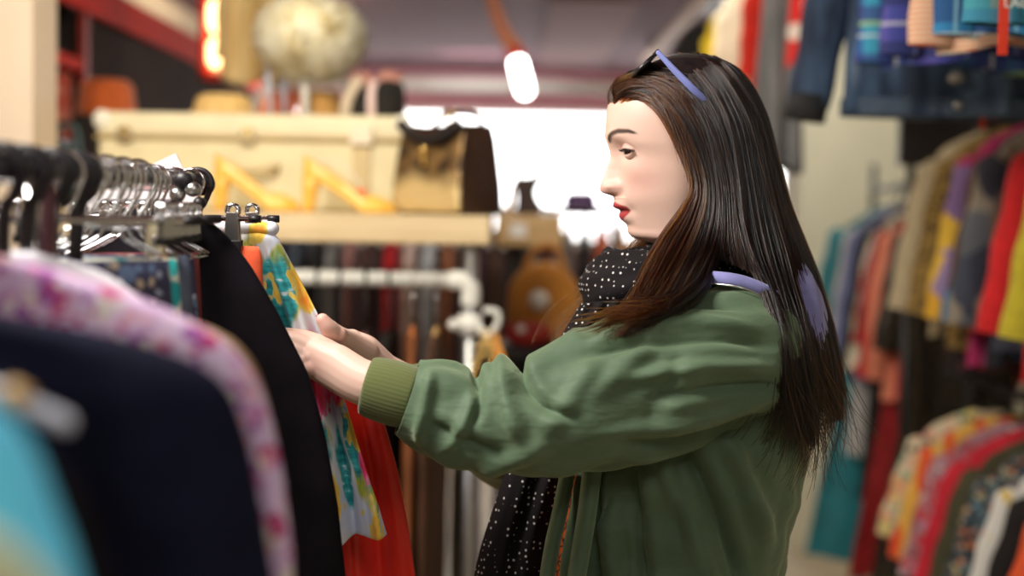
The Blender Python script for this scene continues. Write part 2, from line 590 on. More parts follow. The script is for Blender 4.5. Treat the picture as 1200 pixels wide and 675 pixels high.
# ================================================================= SHELF RACK in the middle
SY = 3.05
zs = P(450, 251, SY).z
th = .062
xs1 = P(574, 268, SY).x
rack = thing('pipe_rack', 'display rack of white pipes with a thick pale timber shelf on top', 'rack', (-.5, 3.3, 0))
mobj('shelf_board', slab((-1.14, SY, zs - th), (xs1, SY + .62, zs)), M['shelfwood'], rack, smooth=False, world=True, bevel=.004)
zr = P(450, 327, 3.08).z
xp = P(551, 380, 3.08).x
rail_path = [(-1.12, 3.08, zr), (xp - .03, 3.08, zr)]
mobj('rail', tube(rail_path, .0165, 18), M['pipe'], rack, world=True)
mobj('elbow', tube(cr([(xp - .045, 3.08, zr), (xp - .012, 3.08, zr - .002), (xp, 3.08, zr - .02), (xp, 3.08, zr - .055)], 14), .021, 18), M['pipe'], rack, world=True)
mobj('post', tube([(xp, 3.08, 0), (xp, 3.08, zs - th - .001)], .0165, 16), M['greypipe'], rack, world=True)
mobj('post', tube([(xp - .02, 3.56, 0), (xp - .02, 3.56, zs - th - .001)], .0165, 16), M['greypipe'], rack, world=True)
mobj('post', tube([(-1.10, 3.08, 0), (-1.10, 3.08, zs - th - .001)], .0165, 16), M['greypipe'], rack, world=True)
mobj('post', tube([(-1.10, 3.56, 0), (-1.10, 3.56, zs - th - .001)], .0165, 16), M['greypipe'], rack, world=True)
zcl = P(548, 380, 3.08).z
mobj('collar', join(tube([(xp, 3.08, zcl - .022), (xp, 3.08, zcl + .022)], .025, 18), tube([(xp, 3.08, zcl), (xp - .035, 3.06, zcl)], .013, 12, rnd=True)), M['pipe'], rack, world=True)
hkx = P(571, 384, 3.04)
mobj('hook', tube(cr([(xp + .018, 3.06, zcl), (hkx.x, 3.04, zcl - .02), (hkx.x + .022, 3.04, zcl + .005), (hkx.x + .02, 3.04, zcl + .03), (hkx.x - .008, 3.04, zcl + .034)], 20), .007, 10), M['pipe'], rack, world=True)

# suitcase
sy0, sy1 = 3.30, 3.62
sa, sb = P(114, 185, sy0), P(476, 190, sy0)
stz = P(300, 133, sy0).z
seam = P(300, 163, sy0).z
scw, sccx = sb.x - sa.x, (sa.x + sb.x) / 2
mc = m_plain('cream_leathercloth', (.74, .66, .42), .55, .08, 14, bump=.2, bscale=200)
mc2 = m_plain('cream_trim', (.80, .72, .50), .5, .06, 14, bump=.1)
mcap = m_plain('ivory_corner', (.86, .83, .72), .4, .03, 14, bump=0)
sc_ = thing('vintage_suitcase', 'long cream vintage suitcase with latches standing on the pale timber shelf', 'suitcase', (sccx, (sy0 + sy1) / 2, zs))
sd = sy1 - sy0
mobj('body', box((0, 0, (seam - zs - .002) / 2), (scw, sd, seam - zs - .002)), mc, sc_, bevel=.012)
mobj('lid', box((0, 0, (seam + stz) / 2 - zs + .001), (scw + .006, sd + .006, stz - seam - .002)), mc2, sc_, bevel=.014)
mobj('seam_band', box((0, 0, seam - zs), (scw + .012, sd + .012, .010)), m_plain('tan_binding', (.45, .34, .16), .5, .1, 20), sc_, bevel=.003)
for px in (147, 291, 423):
    lx = P(px, 165, sy0).x - sccx
    lt = mobj('latch', box((lx, -sd / 2 - .008, seam - zs + .004), (.034, .010, .036)), m_metal('aged_brass', (.5, .40, .24), .35), sc_, bevel=.003)
    mobj('latch_tongue', box((lx, -sd / 2 - .014, seam - zs + .012), (.014, .006, .026)), M['brass'], lt, bevel=.002)
for sx in (-1, 1):
    mobj('corner_cap', ellipsoid((sx * (scw / 2 - .010), -sd / 2 + .004, stz - zs - .020), (.022, .016, .024)), mcap, sc_)
    mobj('corner_cap', ellipsoid((sx * (scw / 2 - .010), -sd / 2 + .004, .0205), (.02, .014, .02)), mcap, sc_)
tg = P(424, 158, sy0)
mobj('paper_tag', box((tg.x - sccx, -sd / 2 - .018, tg.z - zs), (.05, .003, .045)), m_plain('paper', (.85, .76, .6), .8, .05, 20), sc_, smooth=False)
sx_ = P(424, 190, sy0).x - sccx
mobj('leather_strap', box((sx_, -sd / 2 - .005, .085), (.042, .006, .17)), m_plain('tan_strap', (.62, .50, .28), .6, .1, 20), sc_, bevel=.002)
mobj('handle', tube(cr([(-.06, -sd / 2 - .004, .105), (-.05, -sd / 2 - .03, .10), (0, -sd / 2 - .036, .095), (.05, -sd / 2 - .03, .10), (.06, -sd / 2 - .004, .105)], 24), .007, 10), m_plain('tan_handle', (.62, .5, .28), .5, .1, 20), sc_)


# pumps
def pump(label, pheel, ptoe, Y):
    a, b = P(*pheel, Y), P(*ptoe, Y)
    Lg = b.x - a.x
    t = thing('pump_shoe', label, 'shoe', (a.x, Y, zs), group=None)
    ym = m_plain('mustard_patent', (.84, .50, .09), .34, .05, 20, spec=.6, bump=0)
    H = .080
    st = np.linspace(0, 1, 34)
    rings = []
    for s in st:
        x = .006 + s * (Lg - .006)
        zsole = H * (1 - min(1, s / .66) ** 1.25) if s < .66 else 0.0
        zsole = max(zsole, 0) + .006
        w = np.interp(s, [0, .08, .25, .45, .66, .85, .97, 1], [.012, .024, .026, .025, .036, .030, .012, .003])
        top = np.interp(s, [0, .06, .2, .45, .62, .8, .95, 1], [.044, .056, .056, .048, .044, .036, .022, .008])
        dip = np.interp(s, [0, .04, .1, .6, .68, 1], [0, .3, .7, .55, .1, 0])
        ring = []
        for k in range(28):
            an = 2 * PI * k / 28
            cx_, sz_ = math.cos(an), math.sin(an)
            yy = w * np.sign(cx_) * abs(cx_) ** .8
            if sz_ >= 0:
                zz = top * sz_ ** .8 * (1 - dip * max(0, 1 - (abs(yy) / w / .86) ** 3))
            else:
                zz = -.006 * abs(sz_) ** .5
            ring.append((x, yy, zsole + zz))
        rings.append(ring)
    mobj('upper', loft(rings), ym, t)
    hr = []
    for z, rr, xo in ((0, .0145, .016), (.02, .0145, .017), (.05, .017, .020), (H + .004, .023, .025)):
        hr.append([(xo + rr * 1.05 * math.cos(q), rr * math.sin(q), z) for q in np.linspace(0, 2 * PI, 18, endpoint=False)])
    mobj('heel', loft(hr), ym, t)
    return t


pump('mustard yellow high heeled pump on the shelf, half hidden behind the metal clips', (249, 244), (352, 244), 3.14)
p2 = pump('mustard yellow high heeled pump on the shelf with a clear string and red tag', (353, 247), (464, 247), 3.14)
o_ = P(353, 247, 3.14)
q = lambda x, y: (P(x, y, 3.11).x - o_.x, -.035, P(x, y, 3.11).z - zs)
mobj('tag_string', tube(cr([q(370, 190), q(388, 187), q(404, 196), q(418, 210), q(424, 222)], 24), .0016, 6), m_plain('clear_string', (.8, .78, .7), .3, .02, 5, bump=0), p2)
mobj('price_tag', box(q(424, 224), (.018, .003, .012)), m_plain('red_tag', (.85, .15, .05), .6, .05, 5), p2, smooth=False)

# handbag
hY = 3.20
hc = P(528, 252, hY)
hg = thing('handbag', 'boxy bronze brown croc leather handbag standing at the right end of the shelf', 'handbag', (hc.x, hY, zs + .001), rz=R(-31))
mg = NT('gold_croc', .3, .35)
vv = mg.vor(mg.warp(mg.co((1, 1, 1.4)), 20, .01), 46)
ns = mg.noise(mg.co(), 9, 3)
gz = mg.math('ADD', mg.n('ShaderNodeSeparateXYZ', {0: mg.co()}).outputs[2], mg.math('MULTIPLY', ns, .09))
mg.color(mg.mix(mg.less(gz, .122, .018), mg.ramp(mg.noise(mg.co(), 30, 2), [(.4, (.045, .026, .014)), (.62, (.22, .13, .05))]), (.66, .50, .24)))
mg.bump(vv.outputs['Distance'], .7, .006)
mbr = NT('dark_brown_croc', .3)
vv = mbr.vor(mbr.co((1, 1, 1.6)), 60)
mbr.color(mbr.mix(mbr.noise(mbr.co(), 14, 2), (.035, .017, .012), (.08, .04, .025)))
mbr.bump(vv.outputs['Distance'], .6, .005)
bw, bd, bh = .176, .185, .205
rings = []
for z, kx, ky in ((0, 1.0, 1.0), (.01, 1.04, 1.03), (.06, 1.02, 1.0), (.12, .97, .9), (.17, .95, .78), (.20, .93, .62), (bh, .92, .6)):
    ring = []
    for k in range(48):
        an = 2 * PI * k / 48
        c_, s_ = math.cos(an), math.sin(an)
        x = bw / 2 * kx * np.sign(c_) * abs(c_) ** .28
        y = bd / 2 * ky * np.sign(s_) * abs(s_) ** .28
        zz = z - (.030 * (1 - (x / (bw / 2)) ** 2) * max(0, (z - .12) / .085))
        ring.append((x, y, zz))
    rings.append(ring)
bb = mobj('bag_body', loft(rings), mbr.m, hg)
fp = []
nx, nz = 14, 10
fv, ff = [], []
for i in range(nz + 1):
    for j in range(nx + 1):
        u, v = j / nx * 2 - 1, i / nz
        kz = np.interp(v, [0, .3, .6, .85, 1], [1.035, 1.0, .9, .78, .62])
        kx = np.interp(v, [0, .3, 1], [1.04, 1.02, .94])
        fv.append((u * bw / 2 * kx * .985, -bd / 2 * kz - .004, .004 + v * .196 - .030 * (1 - u * u) * max(0, (v * .2 - .12) / .085)))
for i in range(nz):
    for j in range(nx):
        k = i * (nx + 1) + j
        ff.append((k, k + 1, k + nx + 2, k + nx + 1))
mobj('front_panel', (fv, ff), mg.m, hg, solid=.005)
mobj('flap', join(tube(cr([(-.08, -bd / 2 + .005, .20), (-.045, -bd / 2 + .0, .175), (0, -bd / 2 - .004, .163), (.045, -bd / 2, .175), (.08, -bd / 2 + .005, .20)], 20), .012, 10)), M['blackplastic'], hg)
mobj('handle', tube(cr([(-.055, 0, .18), (-.04, .0, .208), (.0, .01, .226), (.05, .02, .222), (.075, .02, .19)], 24), .006, 10), M['blackplastic'], hg)
mobj('clasp', join(box((-.005, -bd / 2 - .008, .125), (.010, .010, .04), (.8, 1)), ellipsoid((-.005, -bd / 2 - .012, .142), (.008, .006, .008))), M['brass'], hg, bevel=.002)
mobj('ring', torus((-.012, .002, .218), .014, .004, axis='Y'), M['brass'], hg)

# second shelf behind with a small dark bag
s2 = thing('timber_block', 'short pale timber display stand behind the right end of the shelf', 'display stand', (P(620, 260, 4.32).x, 4.32, 0))
z2 = P(620, 252, 4.32).z
xw = (P(662, 260, 4.32).x - P(586, 260, 4.32).x)
mobj('stand_top', box((0, 0, z2 - .045), (xw, .22, .09)), M['boxwood'], s2, smooth=False, bevel=.005)
mobj('stand_leg', box((-.04, .03, (z2 - .09) / 2), (.05, .05, z2 - .09)), M['blackwood'], s2, smooth=False)
mobj('light_spot', box((-xw / 2 + .065, -.1125, z2 - .045), (.05, .003, .04)), m_plain('light_spot_white', (.9, .9, .9), .5, .02, 4, bump=0), s2, smooth=False)  # white patch standing in for a spot of light on the stand front
mobj('foot', box((0, .03, .01), (.2, .2, .02)), M['blackwood'], s2, smooth=False)
d0 = P(616, 251, 4.32)
db = thing('ankle_boot', 'small dark brown boot with a pointed top standing on the timber display stand', 'boot', (d0.x, 4.32, z2))
poly = [(-.034, 0), (.05, 0), (.056, .02), (.034, .05), (.030, .075), (.046, .105), (.058, .118), (.047, .138), (.02, .118), (-.006, .114), (-.03, .122), (-.038, .10), (-.03, .05)]
mobj('shaft', prism(poly, -.032, .032), m_plain('dark_brown_leather', (.045, .025, .022), .5, .2, 20), db, smooth=False, bevel=.012)
mobj('tan_panel', prism([(-.068, 0), (-.036, 0), (-.034, .1), (-.045, .09), (-.055, .05)], -.022, .022), m_plain('tan_suede', (.5, .33, .15), .8, .1, 20), db, smooth=False, bevel=.006)

# things standing on the suitcase ---------------------------------------------------
zt2 = stz + .0005 - 0
fhY = 3.46


def fur_ball(c, r, n, ln, seed):
    rg = np.random.default_rng(seed)
    v, f = ellipsoid((0, 0, 0), r, 48, 30)
    d = v / np.array(r)
    w = 1 + .05 * np.sin(d[:, 0] * 5 + 1) * np.sin(d[:, 2] * 4) + .03 * np.sin(d[:, 0] * 11 + d[:, 2] * 9)
    groove = -.10 * np.exp(-((d[:, 0] - .15 - .2 * d[:, 2]) / .13) ** 2) * (d[:, 1] < .3)
    w = w + groove
    v = v * w[:, None]
    V, Fc = [v], list(f)
    k = len(v)
    for i in range(n):
        z = rg.uniform(-1, 1)
        a = rg.uniform(0, 2 * PI)
        q_ = np.array([math.sqrt(1 - z * z) * math.cos(a), math.sqrt(1 - z * z) * math.sin(a), z])
        ww = 1 - .10 * math.exp(-((q_[0] - .15 - .2 * q_[2]) / .13) ** 2) * (q_[1] < .3)
        p = q_ * np.array(r) * ww * .97
        nd = q_ + rg.normal(0, .5, 3) + np.array([0, 0, -.5])
        nd /= np.linalg.norm(nd)
        sd_ = np.cross(nd, rg.normal(0, 1, 3))
        sd_ = sd_ / np.linalg.norm(sd_) * .0026
        s2_ = np.cross(nd, sd_)
        tip = p + nd * ln * rg.uniform(.6, 1.3) + q_ * ln * .3
        V.append(np.array([p + sd_, p - sd_ * .5 + s2_, p - sd_ * .5 - s2_, tip]))
        Fc += [(k, k + 1, k + 3), (k + 1, k + 2, k + 3), (k + 2, k, k + 3)]
        k += 4
    return np.concatenate(V) + np.array(c), Fc


fc = P(364, 44, fhY)
fh = thing('fur_hat', 'big round cream fur hat on a stand on top of the cream suitcase', 'hat', (fc.x, fhY, fc.z - .09))
fm = NT('cream_fur', .95)
fm.color(fm.ramp(fm.noise(fm.co(), 16, 3), [(.33, (.55, .42, .18)), (.45, (.88, .80, .55)), (.6, (.95, .91, .74))])).sheen(.3)
mobj('fur', fur_ball((0, 0, .09), (.119, .115, .092), 5200, .022, 3), fm.m, fh)
hs = thing('hat_stand', 'white hat stand on the suitcase lid holding up the cream fur hat', 'hat stand', (fc.x, fhY, zt2))
hh = fc.z - .078 - zt2
mobj('stem', tube([(-.012, 0, .008), (-.012, 0, hh)], .009, 12), M['white'], hs)
mobj('base', lathe([(.05, 0), (.05, .006), (.012, .012), (.001, .013)], 24, (-.012, 0, 0)), M['white'], hs)
mobj('prop', tube([(-.095, 0, .004), (-.105, 0, hh + .03)], .006, 10), m_plain('pale_blue_rod', (.6, .64, .8), .4, .03, 5), hs)
mobj('prop', tube([(-.064, .02, .004), (-.07, .01, hh + .02)], .006, 10), m_plain('pale_blue_prop', (.4, .45, .6), .4, .03, 5), hs)
hat('straw_hat', 'flat golden straw hat lying on the left part of the suitcase lid', 'hat', (P(262, 130, 3.45).x, 3.45, zt2), .07, .055, m_plain('golden_straw', (.78, .52, .20), .7, .2, 60, bump=.3, bscale=200), 1.25)
hat('brown_felt_hat', 'golden brown rounded hat on the suitcase lid just right of the fur hat stand', 'hat', (P(378, 130, 3.54).x, 3.54, zt2), .045, .075, m_plain('golden_brown_felt', (.50, .27, .08), .8, .15, 30), 1.15)
rbn = thing('red_ribbon_bundle', 'bundle of orange red ribbon lying on the suitcase lid below the fur hat', 'ribbon', (P(320, 125, 3.56).x, 3.56, zt2))
for k in range(4):
    mobj('ribbon_loop', tube(cr([(-.03 + k * .02, 0, .012), (-.02 + k * .02, .006, .05 + .01 * (k % 2)), (0 + k * .02, 0, .06), (.012 + k * .02, -.004, .012)], 18), .009, 8, r2=.004), m_plain('orange_red_ribbon', (.82, .22, .08), .5, .1, 20), rbn)
bkY = 3.47
bk = thing('black_hat_box', 'black feather trimmed hat with a pink plume on the right end of the suitcase lid', 'hat', (P(436, 137, bkY).x, bkY, zt2))
rings = []
for z, rx, ry, ox in ((0, .078, .06, 0), (.02, .080, .062, 0), (.06, .076, .058, .004), (.078, .06, .05, .012), (.088, .03, .03, .02)):
    rings.append([(ox + rx * math.cos(a), ry * math.sin(a), z + .012 * math.cos(a) * (z > .05)) for a in np.linspace(0, 2 * PI, 32, endpoint=False)])
mobj('crown', loft(rings), m_plain('black_felt', (.02, .018, .016), .8, .2, 30), bk)
mobj('ribbon', tube(cr([(.004, -.060, .0), (.004, -.066, .03), (.004, -.064, .065), (.01, -.05, .09)], 16), .010, 8, up=(1, 0, 0), r2=.003), m_plain('pale_pink_ribbon', (.82, .62, .6), .5, .03, 10), bk)
pl = []
for k in range(26):
    a = random.uniform(-1, 1)
    pl.append(tube(cr([(.01 + a * .05, -.01, .07), (.015 + a * .06, -.02, .095 + random.uniform(0, .012)), (.02 + a * .075, -.02, .10 + random.uniform(-.02, .02))], 8), .005, 5))
mobj('plume', join(*pl), m_plain('dusty_pink_feather', (.55, .27, .22), .9, .2, 60), bk)
mobj('beige_scarf', tube(cr([(-.06, -.06, .005), (-.05, -.063, .05), (-.025, -.05, .095)], 14), .014, 8, up=(1, 0, 0), r2=.004), m_plain('beige_ribbon', (.6, .5, .38), .8, .1, 20), bk)
# ================================================================= GARMENTS
def shell(prof, amp=.012, nf=5, seed=0, rows=40, cols=72, cxo=None, hemw=.01, flat=.75, start=.12, sharp=0.0):
    pr = np.array(sorted(prof), dtype=float)
    d = np.linspace(pr[0, 0], pr[-1, 0], rows)
    hw = np.interp(d, pr[:, 0], pr[:, 1])
    ht = np.interp(d, pr[:, 0], pr[:, 2])
    for _ in range(2):
        hw[1:-1] = (hw[:-2] + 2 * hw[1:-1] + hw[2:]) / 4
        ht[1:-1] = (ht[:-2] + 2 * ht[1:-1] + ht[2:]) / 4
    cx = np.zeros(rows) if cxo is None else np.interp(d, [c[0] for c in cxo], [c[1] for c in cxo])
    a = np.linspace(0, 2 * PI, cols, endpoint=False)
    rg = np.random.default_rng(seed + 11)
    ph, ph2, f2 = rg.uniform(0, 6.28), rg.uniform(0, 6.28), rg.uniform(1.6, 2.3)
    wmax = hw.max()
    rings = []
    L = d[-1] - d[0]
    for i in range(rows):
        c, s = np.cos(a), np.sin(a)
        xn = np.sign(c) * np.abs(c) ** flat
        x = hw[i] * xn
        y = ht[i] * np.sign(s) * np.abs(s) ** .9
        env = min(1.0, max(0, (d[i] - d[0] - start * L)) / (.45 * L))
        xx = xn * (hw[i] * .3 + wmax * .7) / wmax
        w = np.sin(nf * PI * xx / 2 * 1.0 + ph + .5 * math.sin(d[i] * 5 + ph2))
        if sharp: w = np.sign(w) * np.abs(w) ** (1 - sharp * .5)
        w2 = np.sin(nf * f2 * PI * xx / 2 + ph2 + d[i] * 3)
        y = y + amp * env * (w + .45 * w2) + .002 * np.sin(xx * 7 + d[i] * 21 + ph)
        z = -d[i] + hemw * (i / (rows - 1)) ** 4 * (np.sin(xx * 4 + ph2) + .3 * w)
        rings.append(np.stack([cx[i] + x, y, z + 0 * x], 1))
    return loft(rings, cap=False)


def sleeve_geo(hw, d0, ln, spread, r0=.052, r1=.036, seed=0, side=1, thick=.55, bend=0.0):
    t = np.linspace(0, 1, 16)
    pts = np.stack([side * (hw - .018 + spread * t ** .8), bend * t ** 2, -(d0 + .035 + (ln - .035) * t)], 1)
    rr = r0 + (r1 - r0) * t
    rr = rr * (1 + .06 * np.sin(t * 17 + seed))
    rr[0] *= .6
    return tube(pts, rr * thick, 18, up=(0, 1, 0), r2=rr, cap=False)


def garment(name, label, cat, loc, prof, mat, rot=0, sleeves=None, smat=None, group=None, collar=None, seed=0, solid=.0018, cuff=None, **k):
    g = shell(prof, seed=seed, **k)
    if not sleeves and not collar:
        o = mobj(name, g, mat, solid=solid)
        o.matrix_world = Matrix.Translation(Vector(loc)) @ Matrix.Rotation(rot, 4, 'Z')
        WM[o.name] = o.matrix_world.copy()
        tagged(o, label, cat, group)
        return o
    t = thing(name, label, cat, loc, rz=rot, group=group)
    mobj('body', g, mat, t, solid=solid)
    if sleeves:
        for sd in (-1, 1):
            s_ = mobj('sleeve', sleeve_geo(side=sd, seed=seed + sd, **sleeves), smat or mat, t, solid=solid)
            if cuff is not None:
                hw, d0, ln, sp_ = sleeves['hw'], sleeves['d0'], sleeves['ln'], sleeves['spread']
                x = sd * (hw - .018 + sp_)
                r1 = sleeves.get('r1', .036)
                mobj('cuff', tube([(x, sleeves.get('bend', 0), -d0 - ln + .05), (x + sd * .004, sleeves.get('bend', 0), -d0 - ln - .004)], r1 * .62, 16, up=(0, 1, 0), r2=r1 * 1.06), cuff, s_)
    if collar is not None:
        d0, w0, t0 = prof[0]
        a = np.linspace(0, 2 * PI, 25)
        p = np.stack([(w0 + .002) * np.cos(a), (t0 + .004) * np.sin(a), -d0 - .004 + .006 * np.cos(2 * a)], 1)
        mobj('collar', tube(p, .011, 8, r2=.005, cap=False), collar, t)
    return t


RR = .0125


def hook_path(rr=RR, wr=.0016, dz=.052, tip=200):
    rh = rr + wr + .0006
    a = [R(q) for q in np.linspace(tip, -35, 16)]
    p = [(rh * math.cos(q), 0, rh * math.sin(q)) for q in a]
    p += [(rh * .55, 0, -rh * 1.25), (0.002, 0, -rh * 1.9), (0, 0, -dz)]
    return cr(p, 40)


def hanger(label, loc, rot=0, kind='plastic', hw=.19, rr=RR, group=None, mat=None, dz=.058, slope=.42, along_y=False, cmat=None, cs=1.0):
    nm = {'plastic': 'plastic_hanger', 'wire': 'wire_hanger', 'wood': 'wooden_hanger', 'clip': 'clip_hanger'}[kind]
    t = thing(nm, label, 'hanger', loc, rz=rot, group=group)
    wr = {'plastic': .0035, 'wire': .0016, 'wood': .0018, 'clip': .0018}[kind]
    m = mat or {'plastic': M['blackplastic'], 'wire': M['chrome'], 'wood': M['hangerwood'], 'clip': M['chrome']}[kind]
    mh = m if kind in ('plastic', 'wire') else M['chrome']
    if kind == 'clip':
        dz = .040
    mobj('hook', tube(hook_path(rr / math.cos(rot) if along_y else rr, wr, dz), wr, 8), mh, t)
    if kind == 'clip':
        mobj('bar', tube([(-hw, 0, -dz), (hw, 0, -dz)], .0033, 10, rnd=True), M['chrome'], t)
        for sx in (-1, 1):
            x = sx * (hw - .018)
            mobj('end_knob', tube([(sx * hw, 0, -dz), (sx * (hw + .013), 0, -dz)], .0042, 10), M['blackplastic'], t)
            c = mobj('clip', join(box((x, -.006, -dz - .010 * cs), (.017 * cs, .0022, .034 * cs), (.75, 1)), box((x, .006, -dz - .010 * cs), (.017 * cs, .0022, .034 * cs), (.75, 1))), cmat or M['steel'], t, bevel=.0006)
            mobj('clip_spring', join(torus((x, 0, -dz + .009), .0064, .0022, 20, 8, 'Y'), torus((x, .004, -dz + .009), .0064, .0020, 20, 8, 'Y'), torus((x, -.004, -dz + .009), .0064, .0020, 20, 8, 'Y')), M['chrome'], c)
            mobj('clip_jaw', join(box((x, -.006, -dz - .030 * cs), (.020 * cs, .0045, .012 * cs)), box((x, .006, -dz - .030 * cs), (.020 * cs, .0045, .012 * cs))), M['blackplastic'], c, bevel=.001)
    else:
        ar = {'plastic': .0045, 'wire': .0016, 'wood': .0055}[kind]
        pts = [(-hw, 0, -dz - hw * slope - .004), (-hw * .5, 0, -dz - hw * .5 * slope), (-.02, 0, -dz - .002), (.02, 0, -dz - .002), (hw * .5, 0, -dz - hw * .5 * slope), (hw, 0, -dz - hw * slope - .004)]
        mobj('arms', tube(cr(pts, 30), ar * 1.5 if kind == 'wood' else ar, 10, rnd=True, r2=ar), m, t)
        if kind == 'wire':
            z = -dz - hw * slope - .008
            mobj('lower_bar', tube([(-hw, 0, z), (hw, 0, z)], ar, 8), m, t)
        if kind == 'wood':
            z = -dz - hw * slope - .006
            mobj('lower_bar', tube([(-hw * .93, 0, z), (hw * .93, 0, z)], .0035, 8), m, t)
    return t


def top_prof(hw=.2, ln=.6, ht=.03, d0=.062, flare=1.0, waist=.92, drop=.055, nw=.062):
    return [(d0, nw, ht * .8), (d0 + drop * .5, (nw + hw) / 2 + .008, ht * .8), (d0 + drop, hw, ht * .85), (d0 + drop + .06, hw * .97, ht), (d0 + ln * .5, hw * waist, ht), (d0 + ln, hw * flare, ht)]


# ================================================================= LEFT FOREGROUND RACK
RX, RZ = -.38, 1.524
lr = thing('clothing_rail', 'long chrome clothing rail crowded with hangers in front of the woman', 'clothes rail', (RX, 1.0, 0))
yE = 1.735
mobj('rail', tube([(0, -.72, RZ), (0, yE - 1.0, RZ)], RR, 20), M['chrome'], lr)
mobj('end_cap', tube([(0, yE - 1.0 - .001, RZ), (0, yE - 1.0 + .012, RZ)], RR + .002, 20), M['blackplastic'], lr)
for yy in (-.70, .14):
    mobj('upright', tube([(0, yy, .05), (0, yy, RZ - RR + .002)], .014, 16), M['chrome'], lr)
    mobj('foot', tube([(-.25, yy, .03), (.25, yy, .03)], .018, 14, rnd=True), M['chrome'], lr)
mobj('lower_bar', tube([(0, -.70, .30), (0, .14, .30)], .011, 14), M['chrome'], lr)


def edge_prof(Y, pts, ht, cx=RX, hts=None):
    """profile of a garment on the rail whose outline toward the aisle passes the given places"""
    out = []
    for k, (px, py) in enumerate(pts):
        w = P(px, py, Y)
        out.append((RZ - w.z, abs(w.x - cx), ht if hts is None else hts[k]))
    return out


def on_left(Y):
    return (RX, Y, RZ)


# nearest: pale green blouse, aqua shirt, navy jacket, mauve blouse
pg = m_stripes('pale_green_stripe', (.66, .72, .46), (.80, .80, .58), 0, 22, .55)
garment('blouse', 'pale green striped blouse nearest the lens at the very front of the chrome rail', 'blouse', on_left(.47),
        edge_prof(.47, [(-420, 540), (-230, 560), (-80, 585), (-20, 615), (25, 645), (65, 695), (95, 780), (110, 920)], .016, hts=[.010, .012, .014, .016, .018, .02, .02, .02]), pg, seed=1, amp=.006, nf=4)
aq = m_plain('aqua_cotton', (.14, .64, 1.0), .75, .10, 20)
garment('shirt', 'bright aqua blue shirt hanging second from the front of the chrome rail', 'shirt', on_left(.565),
        edge_prof(.565, [(-330, 420), (-150, 445), (-40, 465), (10, 492), (40, 530), (60, 580), (85, 640), (110, 720), (118, 820)], .02, hts=[.012, .014, .016, .02, .022, .024, .024, .024, .024]), aq, seed=2, amp=.006, nf=4)
mobj_ = tagged
armh = hanger('white plastic hanger with an amber stripe poking out between the aqua shirt and navy jacket', (RX, .66, RZ), 0, 'plastic', hw=.172,
              mat=m_plain('white_plastic', (.78, .78, .86), .35, .05, 10, bump=0), slope=.38)
mobj('stripe', tube([(.145, 0, -.058 - .145 * .38 - .001), (.154, 0, -.058 - .154 * .38 - .002)], .0068, 12), m_plain('amber_plastic', (.75, .45, .15), .4, .05, 10, bump=0), armh)
bw_ = m_plain('black_wool', (.009, .007, .007), .9, .25, 30, spec=.08)
garment('cardigan', 'black cardigan hidden just behind the aqua shirt on the chrome rail', 'cardigan', on_left(.615),
        edge_prof(.615, [(-330, 460), (-150, 478), (-20, 500), (60, 540), (105, 600), (130, 700), (140, 900)], .02, hts=[.012, .012, .014, .018, .02, .02, .02]), bw_, seed=3, amp=.005)
nv = m_plain('navy_wool', (.009, .010, .026), .9, .22, 25, spec=.1)
Yn = .80
garment('jacket', 'wide dark navy jacket hanging in front of the mauve floral blouse', 'jacket', on_left(Yn),
        edge_prof(Yn, [(-125, 352), (-40, 362), (60, 378), (130, 392), (200, 412), (245, 432), (272, 462), (292, 520), (308, 600), (322, 690), (330, 850)], .035,
                  hts=[.016, .016, .018, .02, .022, .026, .032, .036, .038, .038, .038]), nv, seed=4, amp=.014, nf=5, rows=60, cols=110, start=.05)
mv = m_floral('mauve_floral', (.66, .46, .70), [(.52, .04, .18), (.76, .56, .76), (.36, .10, .38), (.80, .40, .48), (.76, .68, .62), (.60, .24, .50)], 62, .50, base2=(.70, .54, .76))
Yb = .955
garment('floral_blouse', 'pink and lilac floral blouse with sloping shoulder behind the navy jacket', 'blouse', on_left(Yb),
        edge_prof(Yb, [(-42, 292), (20, 303), (90, 325), (160, 348), (215, 372), (262, 398), (300, 440), (318, 490), (332, 550), (345, 640), (350, 800)], .03,
                  hts=[.014, .014, .015, .016, .018, .022, .026, .03, .03, .03, .03]), mv, seed=5, amp=.010, nf=5, rows=60, cols=110)
tr_ = m_plain('brown_piped_cotton', (.30, .19, .10), .7, .2, 20)
Yt = 1.03
garment('camisole', 'brown top showing as a thin edge right behind the lilac floral blouse', 'top', on_left(Yt),
        edge_prof(Yt, [(0, 300), (110, 338), (215, 374), (262, 388), (296, 422), (314, 470), (325, 540), (335, 700)], .02, hts=[.012, .012, .014, .018, .02, .02, .02, .02]), tr_, seed=6, amp=.006)
wt = m_plain('white_cotton', (.76, .74, .80), .8, .06, 20)
garment('camisole', 'plain white top whose shoulder shows above the lilac floral blouse', 'top', on_left(1.085),
        edge_prof(1.075, [(28, 296), (70, 306), (110, 316), (135, 332), (175, 362), (205, 420), (220, 560)], .018, hts=[.010, .012, .014, .016, .018, .018, .018]), wt, seed=7, amp=.005)
dk = [m_floral('dark_print_a', (.05, .05, .10), [(.25, .10, .08), (.35, .38, .5), (.12, .18, .3), (.5, .4, .3)], 46),
      m_floral('dark_print_b', (.03, .025, .035), [(.45, .42, .5), (.12, .15, .35), (.35, .1, .1), (.2, .1, .25)], 60),
      m_plain('grey_denim', (.10, .12, .18), .8, .25, 30),
      m_plain('maroon_knit', (.20, .04, .04), .85, .2, 50)]
tq = m_floral('turquoise_floral', (.75, .75, .62), [(.02, .38, .40), (.03, .5, .5), (.55, .5, .08), (.8, .35, .08)], 26, .5)
